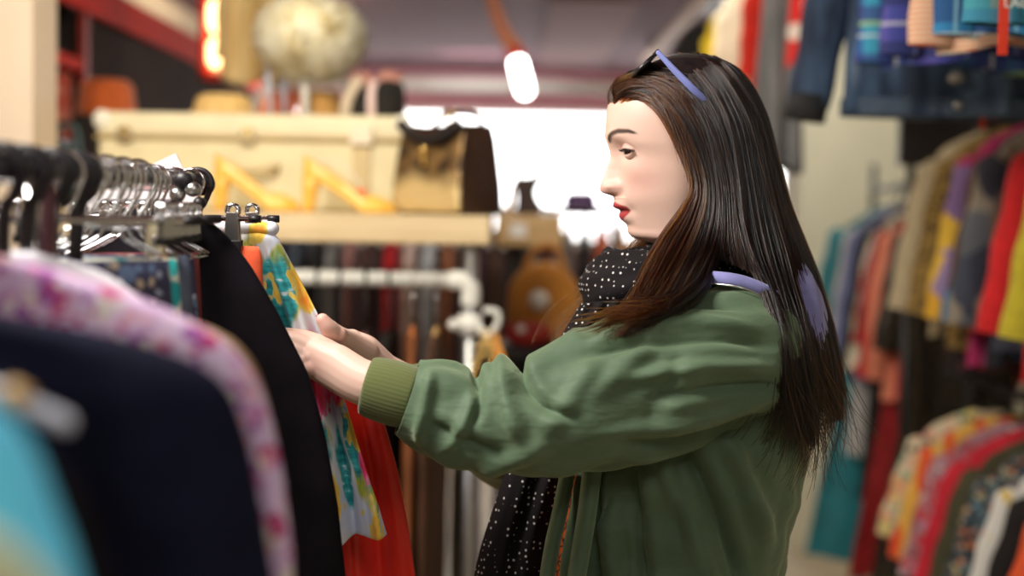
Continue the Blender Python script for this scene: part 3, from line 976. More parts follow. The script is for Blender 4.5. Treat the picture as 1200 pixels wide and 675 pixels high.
sk_spec = [
    (1.20, 'skirt', 'slate blue print skirt in the middle of the chrome rail', dk[0], .10),
    (1.265, 'skirt', 'turquoise and yellow floral skirt showing between the black and chrome hooks', tq, .09),
    (1.33, 'skirt', 'grey denim skirt on a chrome clip hanger in the middle of the rail', dk[2], .085),
    (1.385, 'skirt', 'dark red and blue print skirt with a cream clip, below the chrome hooks', dk[0], .078),
    (1.44, 'skirt', 'maroon knitted skirt just left of the long black dress', dk[3], .068)]
for k, (Y, nm, lb_, mt, hw) in enumerate(sk_spec):
    garment(nm, lb_, 'skirt', on_left(Y), [(.075, hw * .98, .004), (.10, hw, .010), (.2, hw * 1.08, .016), (.42, hw * 1.2, .018), (.6, hw * 1.25, .018)], mt, R(40), seed=20 + k, amp=.004, nf=6, rows=26, cols=60)
    hanger('chrome clip hanger carrying the ' + lb_.split(' skirt')[0] + ' skirt', on_left(Y), R(40), 'clip', hw=hw + .012, along_y=True, cs=.62)
# cream wooden clip over the dark print skirt
cc = P(182, 297, 1.36)
ccl = thing('clothes_peg', 'cream wooden peg clipped to the dark print skirt under the chrome hooks', 'peg', (cc.x, 1.362, cc.z))
mobj('peg_half', box((-.0, -.004, 0), (.022, .006, .062), (.7, 1)), m_plain('cream_peg', (.72, .63, .42), .6, .08, 20), ccl, bevel=.002)
mobj('peg_half', box((-.0, .005, 0), (.022, .006, .062), (.7, 1)), m_plain('cream_peg_rear', (.72, .63, .42), .6, .08, 20), ccl, bevel=.002)
mobj('peg_spring', torus((0, 0, .012), .007, .002, axis='X'), M['steel'], ccl)

# bare hangers: thick black plastic ones, thin chrome ones
ORD = ['first', 'second', 'third', 'fourth', 'fifth', 'sixth', 'seventh', 'eighth', 'ninth', 'tenth', 'eleventh', 'twelfth', 'thirteenth']
for k, Y in enumerate((.992, 1.006, 1.052, 1.066, 1.10, 1.118, 1.165, 1.18, 1.225, 1.245)):
    hanger(f'thick black plastic hanger hook, {ORD[k]} from the front in the black cluster', (RX, Y, RZ), R(random.uniform(-9, 9)), 'plastic', hw=.07, rr=RR, dz=.085, slope=.5, mat=M['blackplastic'], along_y=True)
for k, Y in enumerate((1.285, 1.312, 1.352, 1.372, 1.410, 1.452, 1.470, 1.488)):
    hanger(f'thin chrome wire hanger, {ORD[k]} after the black hooks along the rail', (RX, Y, RZ), R(16 + random.uniform(-4, 4)), 'wire', hw=.06, dz=.046, slope=.42, along_y=True)

# white card leaning behind the hooks
cd = thing('price_card', 'white card sign standing tilted behind the chrome hooks at the rail end', 'card', P(160, 300, 1.9))
cp = [P(98, 300, 1.9), P(98, 236, 1.9), P(158, 203, 1.9), P(206, 180, 1.9), P(232, 232, 1.9), P(240, 300, 1.9)]
o0 = P(160, 300, 1.9)
mobj('card_sheet', prism([(p.x - o0.x, p.z - o0.z) for p in cp], -.003, .003), m_plain('white_card', (.80, .78, .80), .7, .03, 6, bump=0), cd, smooth=False)
mobj('card_face', prism([(p.x - o0.x, p.z - o0.z) for p in [P(104, 290, 1.9), P(104, 254, 1.9), P(120, 233, 1.9), P(212, 233, 1.9), P(216, 290, 1.9)]], -.005, -.0032), m_plain('grey_card', (.22, .21, .23), .7, .05, 6, bump=0), cd, smooth=False)
mobj('card_post', tube([(0, .012, -o0.z + .02), (0, .012, .04)], .008, 10), M['steel'], cd)
mobj('card_foot', lathe([(.12, 0), (.12, .012), (.02, .02), (.001, .021)], 24, (0, .012, -o0.z)), M['steel'], cd)

# long black dress with clips
bd_ = m_plain('black_crepe', (.008, .006, .009), .85, .3, 20, spec=.12)
Yk = 1.515
garment('black_dress', 'long flared black dress hanging between the lilac blouse and the tropical skirt', 'dress', on_left(Yk),
        edge_prof(Yk, [(222, 246), (240, 255), (266, 276), (294, 312), (323, 362), (346, 408), (362, 440), (381, 510), (396, 590), (405, 675), (414, 800)], .02,
                  hts=[.006, .010, .012, .014, .016, .018, .018, .02, .02, .022, .022]), bd_, seed=8, amp=.007, nf=6, rows=70, cols=120, start=.1)
h_ = hanger('black clamp hanger cluster at the top of the long black dress', on_left(Yk), 0, 'clip', hw=.030)
for k, (px, py, rr_) in enumerate(((215, 212, .011), (226, 222, .009), (206, 248, .014), (234, 238, .0075), (218, 262, .012), (208, 228, .009))):
    p = P(px, py, 1.495)
    mobj('clamp_knob', xf(ellipsoid((0, 0, 0), (rr_, .008, rr_ * .9), 14, 9), loc=p), (M['blackplastic'], M['steel'], M['blackplastic'], M['blackplastic'], m_plain('slate_plastic%d' % k, (.10, .11, .17), .5, .1, 20), M['steel'])[k], h_, world=True)

# small red orange skirt, tropical skirt, red dress
ro = m_plain('orange_red_velour', (.80, .10, .03), .8, .15, 60, sheen=.3)
Yo = 1.575
garment('orange_skirt', 'narrow orange red skirt clipped between the black dress and tropical skirt', 'skirt', on_left(Yo),
        edge_prof(Yo, [(302, 289), (306, 294), (307, 320), (309, 345), (312, 420), (312, 520)], .010, hts=[.004, .008, .010, .011, .012, .012]), ro, seed=9, amp=.003, nf=4)
hanger('chrome clip hanger holding the narrow orange red skirt', on_left(Yo), 0, 'clip', hw=.088)
Yo2 = 1.598
hanger('empty chrome clip hanger just in front of the tropical skirt', on_left(Yo2), 0, 'clip', hw=.083)

tf = NT('tropical_print', .62)
base = (.80, .82, .86)
v0 = tf.co()


def blobs(scale, thr, stretch, rot, wamt, seed, soft=.03, wscale=24):
    v = tf.warp(tf.co(stretch, rot, (seed, seed * 1.7, seed * .6)), wscale, wamt)
    x = tf.vor(v, scale)
    return x, tf.less(x.outputs['Distance'], thr, soft)


c = tf.mix(tf.less(tf.noise(v0, 11), .47, .05), base, (.62, .68, .86))
# green leaves
x, m1 = blobs(19, .40, (1.0, 1, .38), (0, R(-28), 0), .03, 4)
stv = tf.noise(tf.co((2.0, 1, .30), (0, R(-28), 0)), 60, 2)
c = tf.mix(m1, c, tf.ramp(stv, [(.3, (.07, .15, .02)), (.48, (.36, .42, .05)), (.62, (.66, .62, .10)), (.7, (.8, .8, .7))]))
# teal feather leaves
x, m2 = blobs(17, .37, (.9, 1, .42), (0, R(38), 0), .04, 9)
stv = tf.noise(tf.co((.30, 1, 2.2), (0, R(38), 0)), 55, 2)
c = tf.mix(m2, c, tf.ramp(stv, [(.3, (.01, .17, .20)), (.47, (.02, .36, .40)), (.60, (.05, .48, .52)), (.68, (.72, .82, .86))]))
# yellow and orange flowers
x, m3 = blobs(21, .36, (1, 1, .62), (0, R(20), 0), .045, 14, .02, 60)
c = tf.mix(m3, c, tf.ramp(x.outputs['Distance'], [(0, (.85, .22, .02)), (.16, (.90, .42, .04)), (.28, (.88, .62, .08)), (.4, (.85, .72, .25))]))
# pink and red flowers
x, m4 = blobs(15, .33, (1, 1, .75), (0, R(-15), 0), .05, 21, .015, 60)
c = tf.mix(m4, c, tf.ramp(x.outputs['Distance'], [(0, (.9, .5, .1)), (.08, (.70, .02, .06)), (.22, (.85, .05, .22)), (.34, (.85, .22, .42))]))
tf.color(c)
tf.b.inputs['Sheen Weight'].default_value = .15
tf.bump(tf.noise(tf.co(), 1100, 2), .08, .001)
Yf = 1.625
edge = [(308, 270), (322, 272), (332, 292), (346, 320), (362, 350), (376, 376), (385, 396), (394, 430), (404, 468), (418, 510), (432, 552), (444, 590), (453, 628)]
ep = edge_prof(Yf, edge, .012, cx=-.345, hts=[.005, .008, .010, .011, .012, .012, .012, .013, .014, .016, .018, .019, .019])
ts = thing('tropical_skirt', 'tropical print skirt in teal, orange and pink held in the woman\'s hands', 'skirt', on_left(Yf))
mobj('skirt_body', shell(ep, amp=.014, nf=17, seed=31, rows=110, cols=240, cxo=[(0, .035), (2, .035)], hemw=.010, start=.02, sharp=.5), tf.m, ts, solid=.0015)
wb = np.array(ep[0:2])
mobj('waistband', tube([(.035 - ep[1][1] + .004, 0, -ep[1][0] + .004), (.035 + ep[1][1] - .004, 0, -ep[1][0] + .004)], .009, 12, r2=.0095, rnd=True), tf.m, ts)
hanger('chrome clip hanger with a black jaw holding the tropical print skirt', (RX + .012, Yf, RZ), 0, 'clip', hw=.088)
rd = m_plain('scarlet_satin', (.90, .03, .014), .38, .1, 12, spec=.5, sheen=.2)
Yr = 1.715
garment('red_dress', 'long scarlet dress hanging behind the tropical print skirt', 'dress', on_left(Yr),
        edge_prof(Yr, [(262, 262), (300, 300), (340, 350), (372, 392), (408, 418), (438, 455), (452, 500), (466, 550), (476, 600), (488, 675), (500, 800)], .02,
                  hts=[.008, .010, .012, .013, .014, .016, .02, .022, .024, .026, .026]), rd, seed=33, amp=.016, nf=15, rows=80, cols=160, sharp=.3)
hanger('black plastic hanger inside the long scarlet dress', on_left(Yr), 0, 'plastic', hw=.085, dz=.055, slope=.5)

# ================================================================= MIDDLE: clothes on the white pipe
black = m_plain('black_cloth', (.014, .012, .012), .85, .25, 30)
mid = [
    (372, 'coat', 'black coat hanging on the white pipe, furthest left beside the tropical skirt', m_plain('charcoal_cloth', (.03, .026, .024), .85, .2, 30), .75, 'plastic', 'coat'),
    (400, 'blouse', 'olive green blouse on the white pipe above the woman\'s far hand', m_plain('olive_cloth', (.10, .105, .045), .85, .2, 30), .5, 'plastic', 'blouse'),
    (429, 'floral_dress', 'black dress with small red and cream flowers on the white pipe', m_floral('black_red_ditsy', (.02, .014, .014), [(.5, .06, .05), (.6, .45, .35), (.35, .1, .1)], 34, .28), .8, 'plastic', 'dress'),
    (457, 'coat', 'plain black coat in the middle of the white pipe', black, .8, 'plastic', 'coat'),
    (484, 'leather_coat', 'rust brown leather coat on the orange wooden hanger', m_plain('rust_leather', (.22, .075, .028), .5, .2, 12, spec=.4), 1.0, 'orange', 'coat'),
    (512, 'coat', 'dark brown coat on the yellow wooden hanger', m_plain('dark_brown_cloth', (.075, .035, .018), .7, .2, 12), 1.0, 'wood', 'coat')]
zrl = zr
for k, (px, nm, lb_, mt, ln, hk_, ct) in enumerate(mid):
    x = P(px, 330, 3.08).x
    rot = R(90 + (-3 if k % 2 else 3))
    pr = top_prof(.19, ln, .016, d0=.115, drop=.07)
    garment(nm, lb_, ct, (x, 3.08, zrl), pr, mt, rot, sleeves=dict(hw=.19, d0=.185, ln=min(.5, ln * .7), spread=.01, thick=.3), seed=50 + k, amp=.003, nf=5, rows=26, cols=48, solid=0)
    kind = 'plastic' if hk_ == 'plastic' else 'wood'
    hanger(('black hanger' if hk_ == 'plastic' else 'orange wooden hanger' if hk_ == 'orange' else 'yellow wooden hanger') + ' on the white pipe inside the ' + lb_.split(' on the')[0].split(' in the')[0].split(' hanging')[0].split(' next')[0],
           (x, 3.08, zrl), rot, kind, hw=.165, rr=.0165, mat=M['orangewood'] if hk_ == 'orange' else None, dz=.112, slope=.50)
# dark jersey items further left on the pipe (behind the rail crowd)
for k, px in enumerate((250, 290, 330)):
    x = P(px, 330, 3.08).x
    lb_ = ['dark plum coat on the white pipe behind the metal clips', 'black cape on the white pipe behind the orange skirt', 'dark green coat on the white pipe behind the tropical skirt'][k]
    mt = [m_plain('plum_cloth', (.05, .02, .035), .85, .2, 30), black, m_plain('bottle_green_cloth', (.015, .03, .022), .85, .2, 30)][k]
    garment('coat', lb_, 'coat', (x, 3.08, zrl), top_prof(.19, .8, .018, d0=.115, drop=.07), mt, R(89 + k), sleeves=dict(hw=.19, d0=.185, ln=.5, spread=.01, thick=.3), seed=60 + k, rows=22, cols=40, solid=0)
    hanger('black hanger carrying the ' + lb_.split(' on the')[0], (x, 3.08, zrl), R(89 + k), 'plastic', hw=.165, rr=.0165, dz=.112, slope=.50)

# chain-strapped bag on the hook of the post
hb0 = Vector((hkx.x + .002, 3.04, zcl - .012))
zb = P(575, 500, 3.04).z
cb_ = thing('shoulder_bag', 'tan shoulder bag with gold chain hanging from the hook on the white post', 'bag', (hb0.x, 3.02, zb))
mobj('bag_body', ellipsoid((0, 0, .0), (.085, .03, .07), 28, 16), m_plain('tan_leather', (.55, .28, .07), .45, .12, 14, spec=.4), cb_)


def chain(pts, n, r=.0075):
    p = cr(pts, n)
    gs = []
    for i in range(n - 1):
        d_ = p[i + 1] - p[i]
        mrot = Vector(d_).to_track_quat('X', 'Z').to_matrix().to_3x3() @ Matrix.Rotation(PI / 2 * (i % 2), 3, 'X')
        g = torus((0, 0, 0), r, r * .36, 12, 6, 'Y')
        gs.append(xf((np.array(g[0]) * np.array([1.35, 1, 1]), g[1]), mrot, (p[i] + p[i + 1]) / 2))
    return join(*gs)


htop = hb0 - Vector((hb0.x, 3.02, zb))
mobj('chain', chain([(-.055, 0, .05), (-.035, .0, htop.z * .5), tuple(htop + Vector((-.004, 0, -.002)))], 16), M['brass'], cb_)
mobj('chain', chain([(.035, -.01, .05), (.015, -.01, htop.z * .5), tuple(htop + Vector((.003, -.006, -.002)))], 16), M['brass'], cb_)
mobj('leather_strap', tube(cr([(.075, .0, .05), (.045, 0, htop.z * .5), tuple(htop + Vector((.008, 0, .0)))], 16), .011, 8, up=(1, 0, 0), r2=.004), m_plain('orange_leather', (.72, .32, .07), .45, .1, 14), cb_)

# ---- racks behind the shelf
def xrail(name, label, x0, x1, y, z):
    t = thing(name, label, 'clothes rail', ((x0 + x1) / 2, y, 0))
    L = (x1 - x0) / 2
    mobj('rail', tube([(-L, 0, z), (L, 0, z)], .0125, 14), M['blackmetal'], t)
    for s in (-1, 1):
        mobj('upright', tube([(s * L, 0, .02), (s * L, 0, z)], .0125, 12), M['blackmetal'], t)
        mobj('foot', tube([(s * L, -.2, .015), (s * L, .2, .015)], .014, 10), M['blackmetal'], t)
    return t


za = P(450, 244, 4.75).z
xrail('garment_rail', 'dark garment rail standing behind the pipe rack, full of coloured tops', -1.18, .34, 4.75, za)
cols_ = [(352, 'blue grey', (.14, .18, .25)), (372, 'charcoal', (.05, .045, .05)), (392, 'pale grey', (.45, .47, .48)), (412, 'dusty pink', (.55, .28, .26)), (436, 'dark brown', (.12, .06, .05)),
         (458, 'bright red', (.75, .03, .04)), (480, 'pale peach', (.80, .62, .56)), (502, 'ice blue', (.70, .80, .95)), (526, 'terracotta', (.50, .20, .10)), (546, 'slate', (.14, .13, .17)), (563, 'dark plum', (.07, .025, .04)), (581, 'cocoa brown', (.10, .055, .035)), (600, 'aubergine', (.08, .04, .06)), (620, 'bottle green', (.03, .08, .04)), (642, 'mahogany', (.20, .06, .03)), (664, 'stone grey', (.22, .2, .19)), (684, 'ink black', (.02, .016, .016)), (702, 'brick red', (.5, .1, .04)),
         (330, 'navy', (.03, .04, .09)), (308, 'mustard brown', (.30, .18, .05)), (286, 'coffee', (.10, .06, .04))]
for k, (px, cn, c_) in enumerate(cols_):
    x = P(px, 300, 4.75).x
    garment('top', f'{cn} top on the dark rail seen between the timber shelf and the white pipe', 'top', (x, 4.75, za), top_prof(.17, .62 + .05 * (k % 3), .017, d0=.065),
            m_plain('rail_cloth_' + cn.replace(' ', '_'), c_, .8, .12, 30), R(90), sleeves=dict(hw=.17, d0=.12, ln=.3, spread=.02, thick=.3), seed=70 + k, rows=20, cols=36, solid=0, amp=.003,
            group='tops on the dark rail behind the shelf')
    hanger(f'black hanger inside the {cn} top on the dark rail behind the shelf', (x, 4.75, za), R(88 + 2 * (k % 3)), 'plastic', hw=.15, group='hangers on the dark rail')

zl = P(520, 560, 3.98).z + .18
xrail('low_rail', 'low dark rail behind the woman\'s arm carrying brown and white clothes', -.50, .30, 3.98, zl)
low = [(462, 'black', (.016, .012, .012)), (486, 'chestnut', (.16, .06, .03)), (512, 'tan brown', (.28, .16, .07)), (536, 'dark olive', (.06, .05, .03)), (556, 'white', (.72, .72, .78)), (584, 'pale lavender', (.55, .56, .75)),
       (612, 'black lace', (.015, .012, .015)), (640, 'grey', (.2, .19, .19))]
for k, (px, cn, c_) in enumerate(low):
    x = P(px, 560, 3.98).x
    garment('trousers', f'{cn} trousers hanging on the low rail below the woman\'s sleeve', 'trousers', (x, 3.98, zl),
            [(.06, .04, .01), (.08, .13, .012), (.12, .16, .016), (.5, .15, .016), (.72, .14, .016)], m_plain('low_cloth_' + cn.replace(' ', '_'), c_, .8, .15, 30), R(89 + k % 2), seed=90 + k, rows=20, cols=36, solid=0, amp=.003,
            group='clothes on the low rail')

# tan suede bag with a round white badge, on its own stand
sb0 = P(636, 400, 3.75)
tb_ = thing('suede_bag', 'large rounded tan suede bag with a round white badge on its front', 'bag', (sb0.x, 3.72, P(636, 402, 3.72).z))
hgt = P(636, 308, 3.72).z - P(636, 402, 3.72).z
tan = m_plain('tan_suede_bag', (.50, .20, .025), .75, .2, 9, sheen=.3)
rings = []
for z, rx, ry in ((0, .075, .05), (.015, .092, .06), (.05, .098, .06), (.1, .098, .05), (.15, .092, .04), (hgt - .03, .072, .03), (hgt - .008, .045, .02), (hgt, .015, .01)):
    rings.append([(rx * math.cos(a), ry * math.sin(a), z + .004 * math.sin(3 * a)) for a in np.linspace(0, 2 * PI, 40, endpoint=False)])
mobj('bag_body', loft(rings), tan, tb_)
bz = P(632, 352, 3.66).z - P(636, 402, 3.72).z
mobj('badge', tube([(P(632, 352, 3.66).x - sb0.x, -.062, bz), (P(632, 352, 3.66).x - sb0.x, -.030, bz)], .0255, 24, up=(1, 0, 0)), M['white'], tb_)
mobj('strap', tube(cr([(-.06, 0, hgt - .05), (-.03, .0, hgt + .03), (.03, 0, hgt + .04), (.06, 0, hgt - .04)], 20), .008, 8, r2=.004), tan, tb_)
zt_ = P(636, 402, 3.72).z
st_ = thing('accessory_stand', 'dark stand carrying the tan suede bag and the red purse', 'stand', (sb0.x, 3.72, 0))
mobj('stand_top', box((0, 0, zt_ - .016), (.42, .26, .03)), M['blackwood'], st_, smooth=False, bevel=.004)
mobj('stand_leg', box((0, .05, (zt_ - .03) / 2), (.08, .08, zt_ - .032)), M['blackwood'], st_, smooth=False)
mobj('stand_foot', box((0, .05, .012), (.3, .24, .024)), M['blackwood'], st_, smooth=False)
rp = P(618, 415, 3.64)
pu = thing('red_purse', 'dark red quilted purse lying in front of the tan suede bag', 'purse', (rp.x, 3.632, zt_))
mobj('purse_body', ellipsoid((0, 0, .032), (.062, .026, .034), 26, 14), m_plain('dark_red_leather', (.35, .025, .02), .45, .15, 20), pu)
mobj('purse_clasp', ellipsoid((-.018, -.026, .045), (.012, .006, .010), 14, 8), M['white'], pu)

# far away: clothes by the shop window
zf = P(690, 247, 6.9).z
xrail('far_rail', 'far clothes rail silhouetted in front of the bright shop window', .12, .75, 6.9, zf)
far = [(648, 'pale grey', (.35, .34, .36)), (668, 'dusty rose', (.55, .25, .25)), (688, 'black', (.03, .025, .025)), (709, 'orange red', (.70, .16, .05)), (729, 'amber', (.72, .34, .08)), (749, 'lilac', (.5, .45, .62)), (768, 'crimson', (.6, .04, .06))]
for k, (px, cn, c_) in enumerate(far):
    x = P(px, 250, 6.9).x
    garment('dress', f'{cn} dress on the far rail before the shop window', 'dress', (x, 6.9, zf), top_prof(.17, .8, .02, d0=.065), m_plain('far_cloth_' + cn.replace(' ', '_'), c_, .8, .15, 20), R(89 + k % 2), seed=110 + k, rows=18, cols=32, solid=0,
            sleeves=dict(hw=.17, d0=.12, ln=.35, spread=.0, thick=.3), group='dresses on the far rail')
hat('purple_hat', 'small dark purple hat on top of the far rail by the window', 'hat', (P(680, 242, 6.9).x, 6.9, zf + .0128), .085, .085, m_plain('purple_felt', (.14, .06, .20), .85, .15, 20), 1.02)

# beige coat above the suitcase
bcx = P(293, 40, 3.72)
gh = thing('ceiling_hook', 'black hook hanging from the ceiling and carrying the beige suede coat', 'hook', (bcx.x, 3.72, ZC))
mobj('rod', tube(cr([(0, 0, -.001), (0, 0, -.12), (.012, 0, -.14), (.02, 0, -.125)], 16), .005, 8), M['blackmetal'], gh)
be = NT('beige_suede', .85)
be.color(be.ramp(be.noise(be.co((1.6, 1, .3)), 9, 2), [(.35, (.52, .34, .12)), (.6, (.72, .55, .28))])).sheen(.3)
hz = P(293, 97, 3.72).z
garment('suede_coat', 'short beige suede coat hanging above the left of the cream suitcase', 'coat', (bcx.x, 3.72, ZC - .135), [(.04, .03, .02), (.07, .05, .03), (.12, .07, .04), (.3, .074, .045), (ZC - .135 - hz, .076, .045)], be.m, R(20), seed=130, amp=.012, nf=4,
        sleeves=dict(hw=.07, d0=.10, ln=.34, spread=.01, r0=.03, r1=.026))
# ================================================================= RIGHT: racks along the wall
def yrail(name, label, x, y0, y1, z, wall=False, z2=None):
    t = thing(name, label, 'clothes rail', (x, (y0 + y1) / 2, 0))
    L = (y1 - y0) / 2
    mobj('rail', tube([(0, -L, z), (0, L, z)], .0125, 14), M['blackmetal'], t)
    if z2: mobj('rail', tube([(0, -L, z2), (0, L, z2)], .0125, 14), M['blackmetal'], t)
    for s in (-1, 1):
        if wall:
            mobj('hanging_rod', tube([(0, s * (L - .05), z), (0, s * (L - .05), ZC - .001)], .008, 10), M['blackmetal'], t)
        else:
            mobj('upright', tube([(0, s * L, .02), (0, s * L, z + .10)], .014, 12), M['blackmetal'], t)
            mobj('foot', tube([(-.22, s * L, .016), (.22, s * L, .016)], .014, 10), M['blackmetal'], t)
    return t


NX = 1.34
zU, zL_ = 1.80, 1.03
yrail('two_tier_rail', 'black two tier clothes rail on the right with tops above and blouses below', NX, 2.35, 4.12, zU, z2=zL_)
lb_ = mobj  # (header panel behind the upper tier)
hd = thing('header_panel', 'black header board standing behind the beige cardigan at the end of the two tier rail', 'board', (1.36, 4.24, 0))
mobj('board', box((.02, 0, 1.72), (.48, .03, .14)), M['blackwood'], hd, smooth=False)
mobj('post', tube([(-.18, 0, 0), (-.18, 0, 1.7)], .014, 12), M['blackmetal'], hd)
mobj('post', tube([(.20, 0, 0), (.20, 0, 1.7)], .014, 12), M['blackmetal'], hd)


import re


def re_split(s):
    return ' '.join(re.split(r' (?:on|hanging|in|between|behind|just|next|tucked|beyond|last|beside|nearest|with dense|with tiny) ', s + ' ')[0].split()[:9])


def rtop(k, name, label, cat, Y, z, mat, ln, spread=.085, sl=.44, hw=.19, X=NX, smat=None, rot=0, r0=.052, r1=.045, ht=.026, hmat=None, grp=None, flare=1.0):
    garment(name, label, cat, (X, Y, z), top_prof(hw, ln, ht, d0=.064, flare=flare), mat, R(rot), sleeves=dict(hw=hw, d0=.12, ln=sl, spread=spread, r0=r0, r1=r1), smat=smat, seed=200 + k, rows=28, cols=54, amp=.008, nf=5, solid=0)
    hanger('black hanger holding the ' + re_split(label), (X, Y, z), R(rot), 'plastic', hw=hw - .02, mat=hmat)


olive = m_plain('olive_yellow_knit', (.50, .42, .03), .85, .12, 40, sheen=.2)
redk = m_plain('deep_red_knit', (.58, .015, .018), .85, .15, 40, sheen=.2)
grpat = m_patches('grey_ethnic_print', [(.05, .06, .09), (.10, .11, .13), (.25, .22, .18), (.04, .045, .07), (.18, .13, .10)], 14, stretch=(1, 1, .8))
multi = m_patches('colour_block_knit', [(.62, .04, .04), (.70, .38, .03), (.24, .15, .36), (.72, .45, .05), (.45, .03, .14), (.30, .22, .42)], 9, stretch=(.5, .5, 1), rot=(0, R(24), 0))
leo = m_leopard('leopard_fur', (.30, .19, .05), (.46, .30, .09), (.07, .04, .015), 48)
beige = m_plain('beige_wool', (.50, .41, .26), .9, .12, 40, sheen=.2)
upper = [
    ('jumper', 'olive yellow jumper nearest the lens on the upper tier of the right rail', 'jumper', 3.02, olive, .62, 0),
    ('jumper', 'deep red jumper between the olive yellow jumper and the grey patterned cardigan', 'jumper', 3.17, redk, .60, 0),
    ('cardigan', 'dark grey patterned cardigan hanging left of the deep red jumper', 'cardigan', 3.40, grpat, .56, 0),
    ('jumper', 'red, orange and purple colour block jumper on the upper tier of the right rail', 'jumper', 3.58, multi, .60, 0),
    ('jacket', 'gold leopard print jacket next to the beige cardigan', 'jacket', 3.75, leo, .58, 0),
    ('cardigan', 'plain beige cardigan last on the upper tier of the right rail', 'cardigan', 3.92, beige, .57, 0)]
for k, (nm, lab, ct, Y, mt, ln, rt) in enumerate(upper):
    rtop(k, nm, lab, ct, Y, zU, mt, ln, rot=rt)
rtop(7, 'jacket', 'navy and brown jacket tucked between the patterned cardigan and colour block jumper', 'jacket', 3.47, zU, m_patches('navy_brown', [(.03, .05, .12), (.10, .05, .03), (.02, .02, .03), (.03, .16, .32)], 7), .60, hw=.18)
# dangling white and red tops under the beige cardigan: dark vests
rtop(8, 'vest', 'black vest with small red dots hanging behind the gold leopard jacket', 'vest', 3.83, zU, m_floral('black_red_dots', (.015, .012, .012), [(.5, .03, .04), (.1, .02, .02)], 26, .25), .66, hw=.17, spread=.02, sl=.2)

mint = m_floral('mint_peach_floral', (.70, .60, .42), [(.80, .36, .22), (.25, .55, .36), (.75, .62, .22), (.8, .45, .35), (.10, .10, .08)], 22, .48)
org = m_stripes('red_orange_stripe', (.78, .09, .03), (.80, .45, .08), 0, 14, .6, warp=.05)
mvf = m_floral('mauve_red_floral', (.40, .20, .24), [(.6, .06, .08), (.5, .3, .42), (.3, .1, .12), (.55, .5, .5)], 26, .45)
red2 = m_plain('raspberry_jersey', (.60, .02, .04), .8, .12, 30)
olv = m_plain('dark_olive_cotton', (.07, .065, .035), .85, .2, 30)
dkf = m_floral('dark_blue_ditsy', (.02, .035, .05), [(.10, .18, .24), (.5, .16, .06), (.2, .3, .32), (.4, .35, .2)], 44, .42)
whf = m_floral('white_ditsy', (.70, .69, .66), [(.72, .69, .66), (.65, .08, .06), (.72, .69, .66), (.7, .5, .1), (.7, .68, .65)], 20, .3)
ored = m_plain('orange_red_jersey', (.75, .10, .03), .8, .12, 30)
lower = [
    ('blouse', 'orange red blouse nearest the lens on the lower tier of the right rail', 2.98, ored, .55),
    ('blouse', 'black blouse between the orange red blouse and the white floral blouse', 3.10, black, .6),
    ('blouse', 'white blouse with tiny red and yellow flowers on the lower tier', 3.20, whf, .6),
    ('blouse', 'dark blue blouse with dense small flowers on the lower tier', 3.35, dkf, .6),
    ('blouse', 'dark olive blouse just right of the raspberry red blouse', 3.46, olv, .6),
    ('blouse', 'raspberry red blouse on the lower tier of the right rail', 3.56, red2, .6),
    ('blouse', 'mauve and red floral blouse on the lower tier of the right rail', 3.68, mvf, .55),
    ('blouse', 'red and orange striped blouse on the lower tier of the right rail', 3.79, org, .42),
    ('blouse', 'mint and peach floral blouse last on the lower tier of the right rail', 3.92, mint, .38)]
for k, (nm, lab, Y, mt, ln) in enumerate(lower):
    rtop(20 + k, nm, lab, 'blouse', Y, zL_, mt, ln, sl=min(.36, ln * .8), spread=.10)

# far rail with long dresses
FX, zF = 1.40, 1.60
yrail('dress_rail', 'lower black dress rail further along the right wall holding long dresses', FX, 4.32, 5.55, zF)
coral = m_stripes('coral_and_red', (.80, .26, .16), (.45, .02, .02), 0, 5.5, .5, warp=.02)
drs = [
    (4.40, 'long black sequined gown with tiny sparkles in front of the coral dress', m_sequin('black_sequin', (.012, .01, .01), (.10, .08, .05)), 1.2, .18, 'gown'),
    (4.50, 'coral and red satin dress hanging beyond the beige cardigan', coral, .62, .2, 'dress'),
    (4.58, 'floor length dark red sequined gown on the far right rail', m_sequin('dark_red_sequin', (.20, .008, .012), (.55, .03, .03)), 1.22, .2, 'gown'),
    (4.72, 'cream blouse with sparkling collar just left of the coral dress', m_floral('cream_sparkle', (.72, .66, .52), [(.75, .7, .55), (.6, .08, .06), (.1, .3, .15)], 18, .35), .45, .18, 'blouse'),
    (4.84, 'black dress between the cream blouse and the blue denim shirt', black, 1.0, .18, 'dress'),
    (4.95, 'faded blue denim shirt beside the teal gown', m_plain('faded_denim', (.17, .20, .38), .85, .2, 30), .62, .19, 'shirt'),
    (5.06, 'pale grey blouse next to the teal gown', m_plain('pale_grey_cloth', (.5, .5, .5), .85, .1, 30), .9, .18, 'blouse'),
    (5.18, 'floor length teal gown last on the far right rail', m_plain('teal_satin', (.012, .20, .25), .5, .2, 9, spec=.5), 1.3, .21, 'gown')]
for k, (Y, lab, mt, ln, hw, ct) in enumerate(drs):
    rtop(40 + k, {'gown': 'long_gown', 'dress': 'dress', 'blouse': 'blouse', 'shirt': 'denim_shirt'}[ct], lab, ct, Y, zF, mt, ln, hw=hw, X=FX, sl=.5 if ln < 1.1 else .4, spread=.075, flare=1.45 if ln > 1.1 else 1.1)

# ================================================================= HIGH RAIL under the ceiling
HX, zH = .90, 2.30
yrail('high_rail', 'high black clothes rail with plaid shirts hung from the ceiling above the right aisle', HX, 1.75, 3.40, zH, wall=True)
HB = .765
yrail('high_rail', 'further high black clothes rail with the grey pinafore below the timber beam', HB, 3.55, 5.75, zH, wall=True)
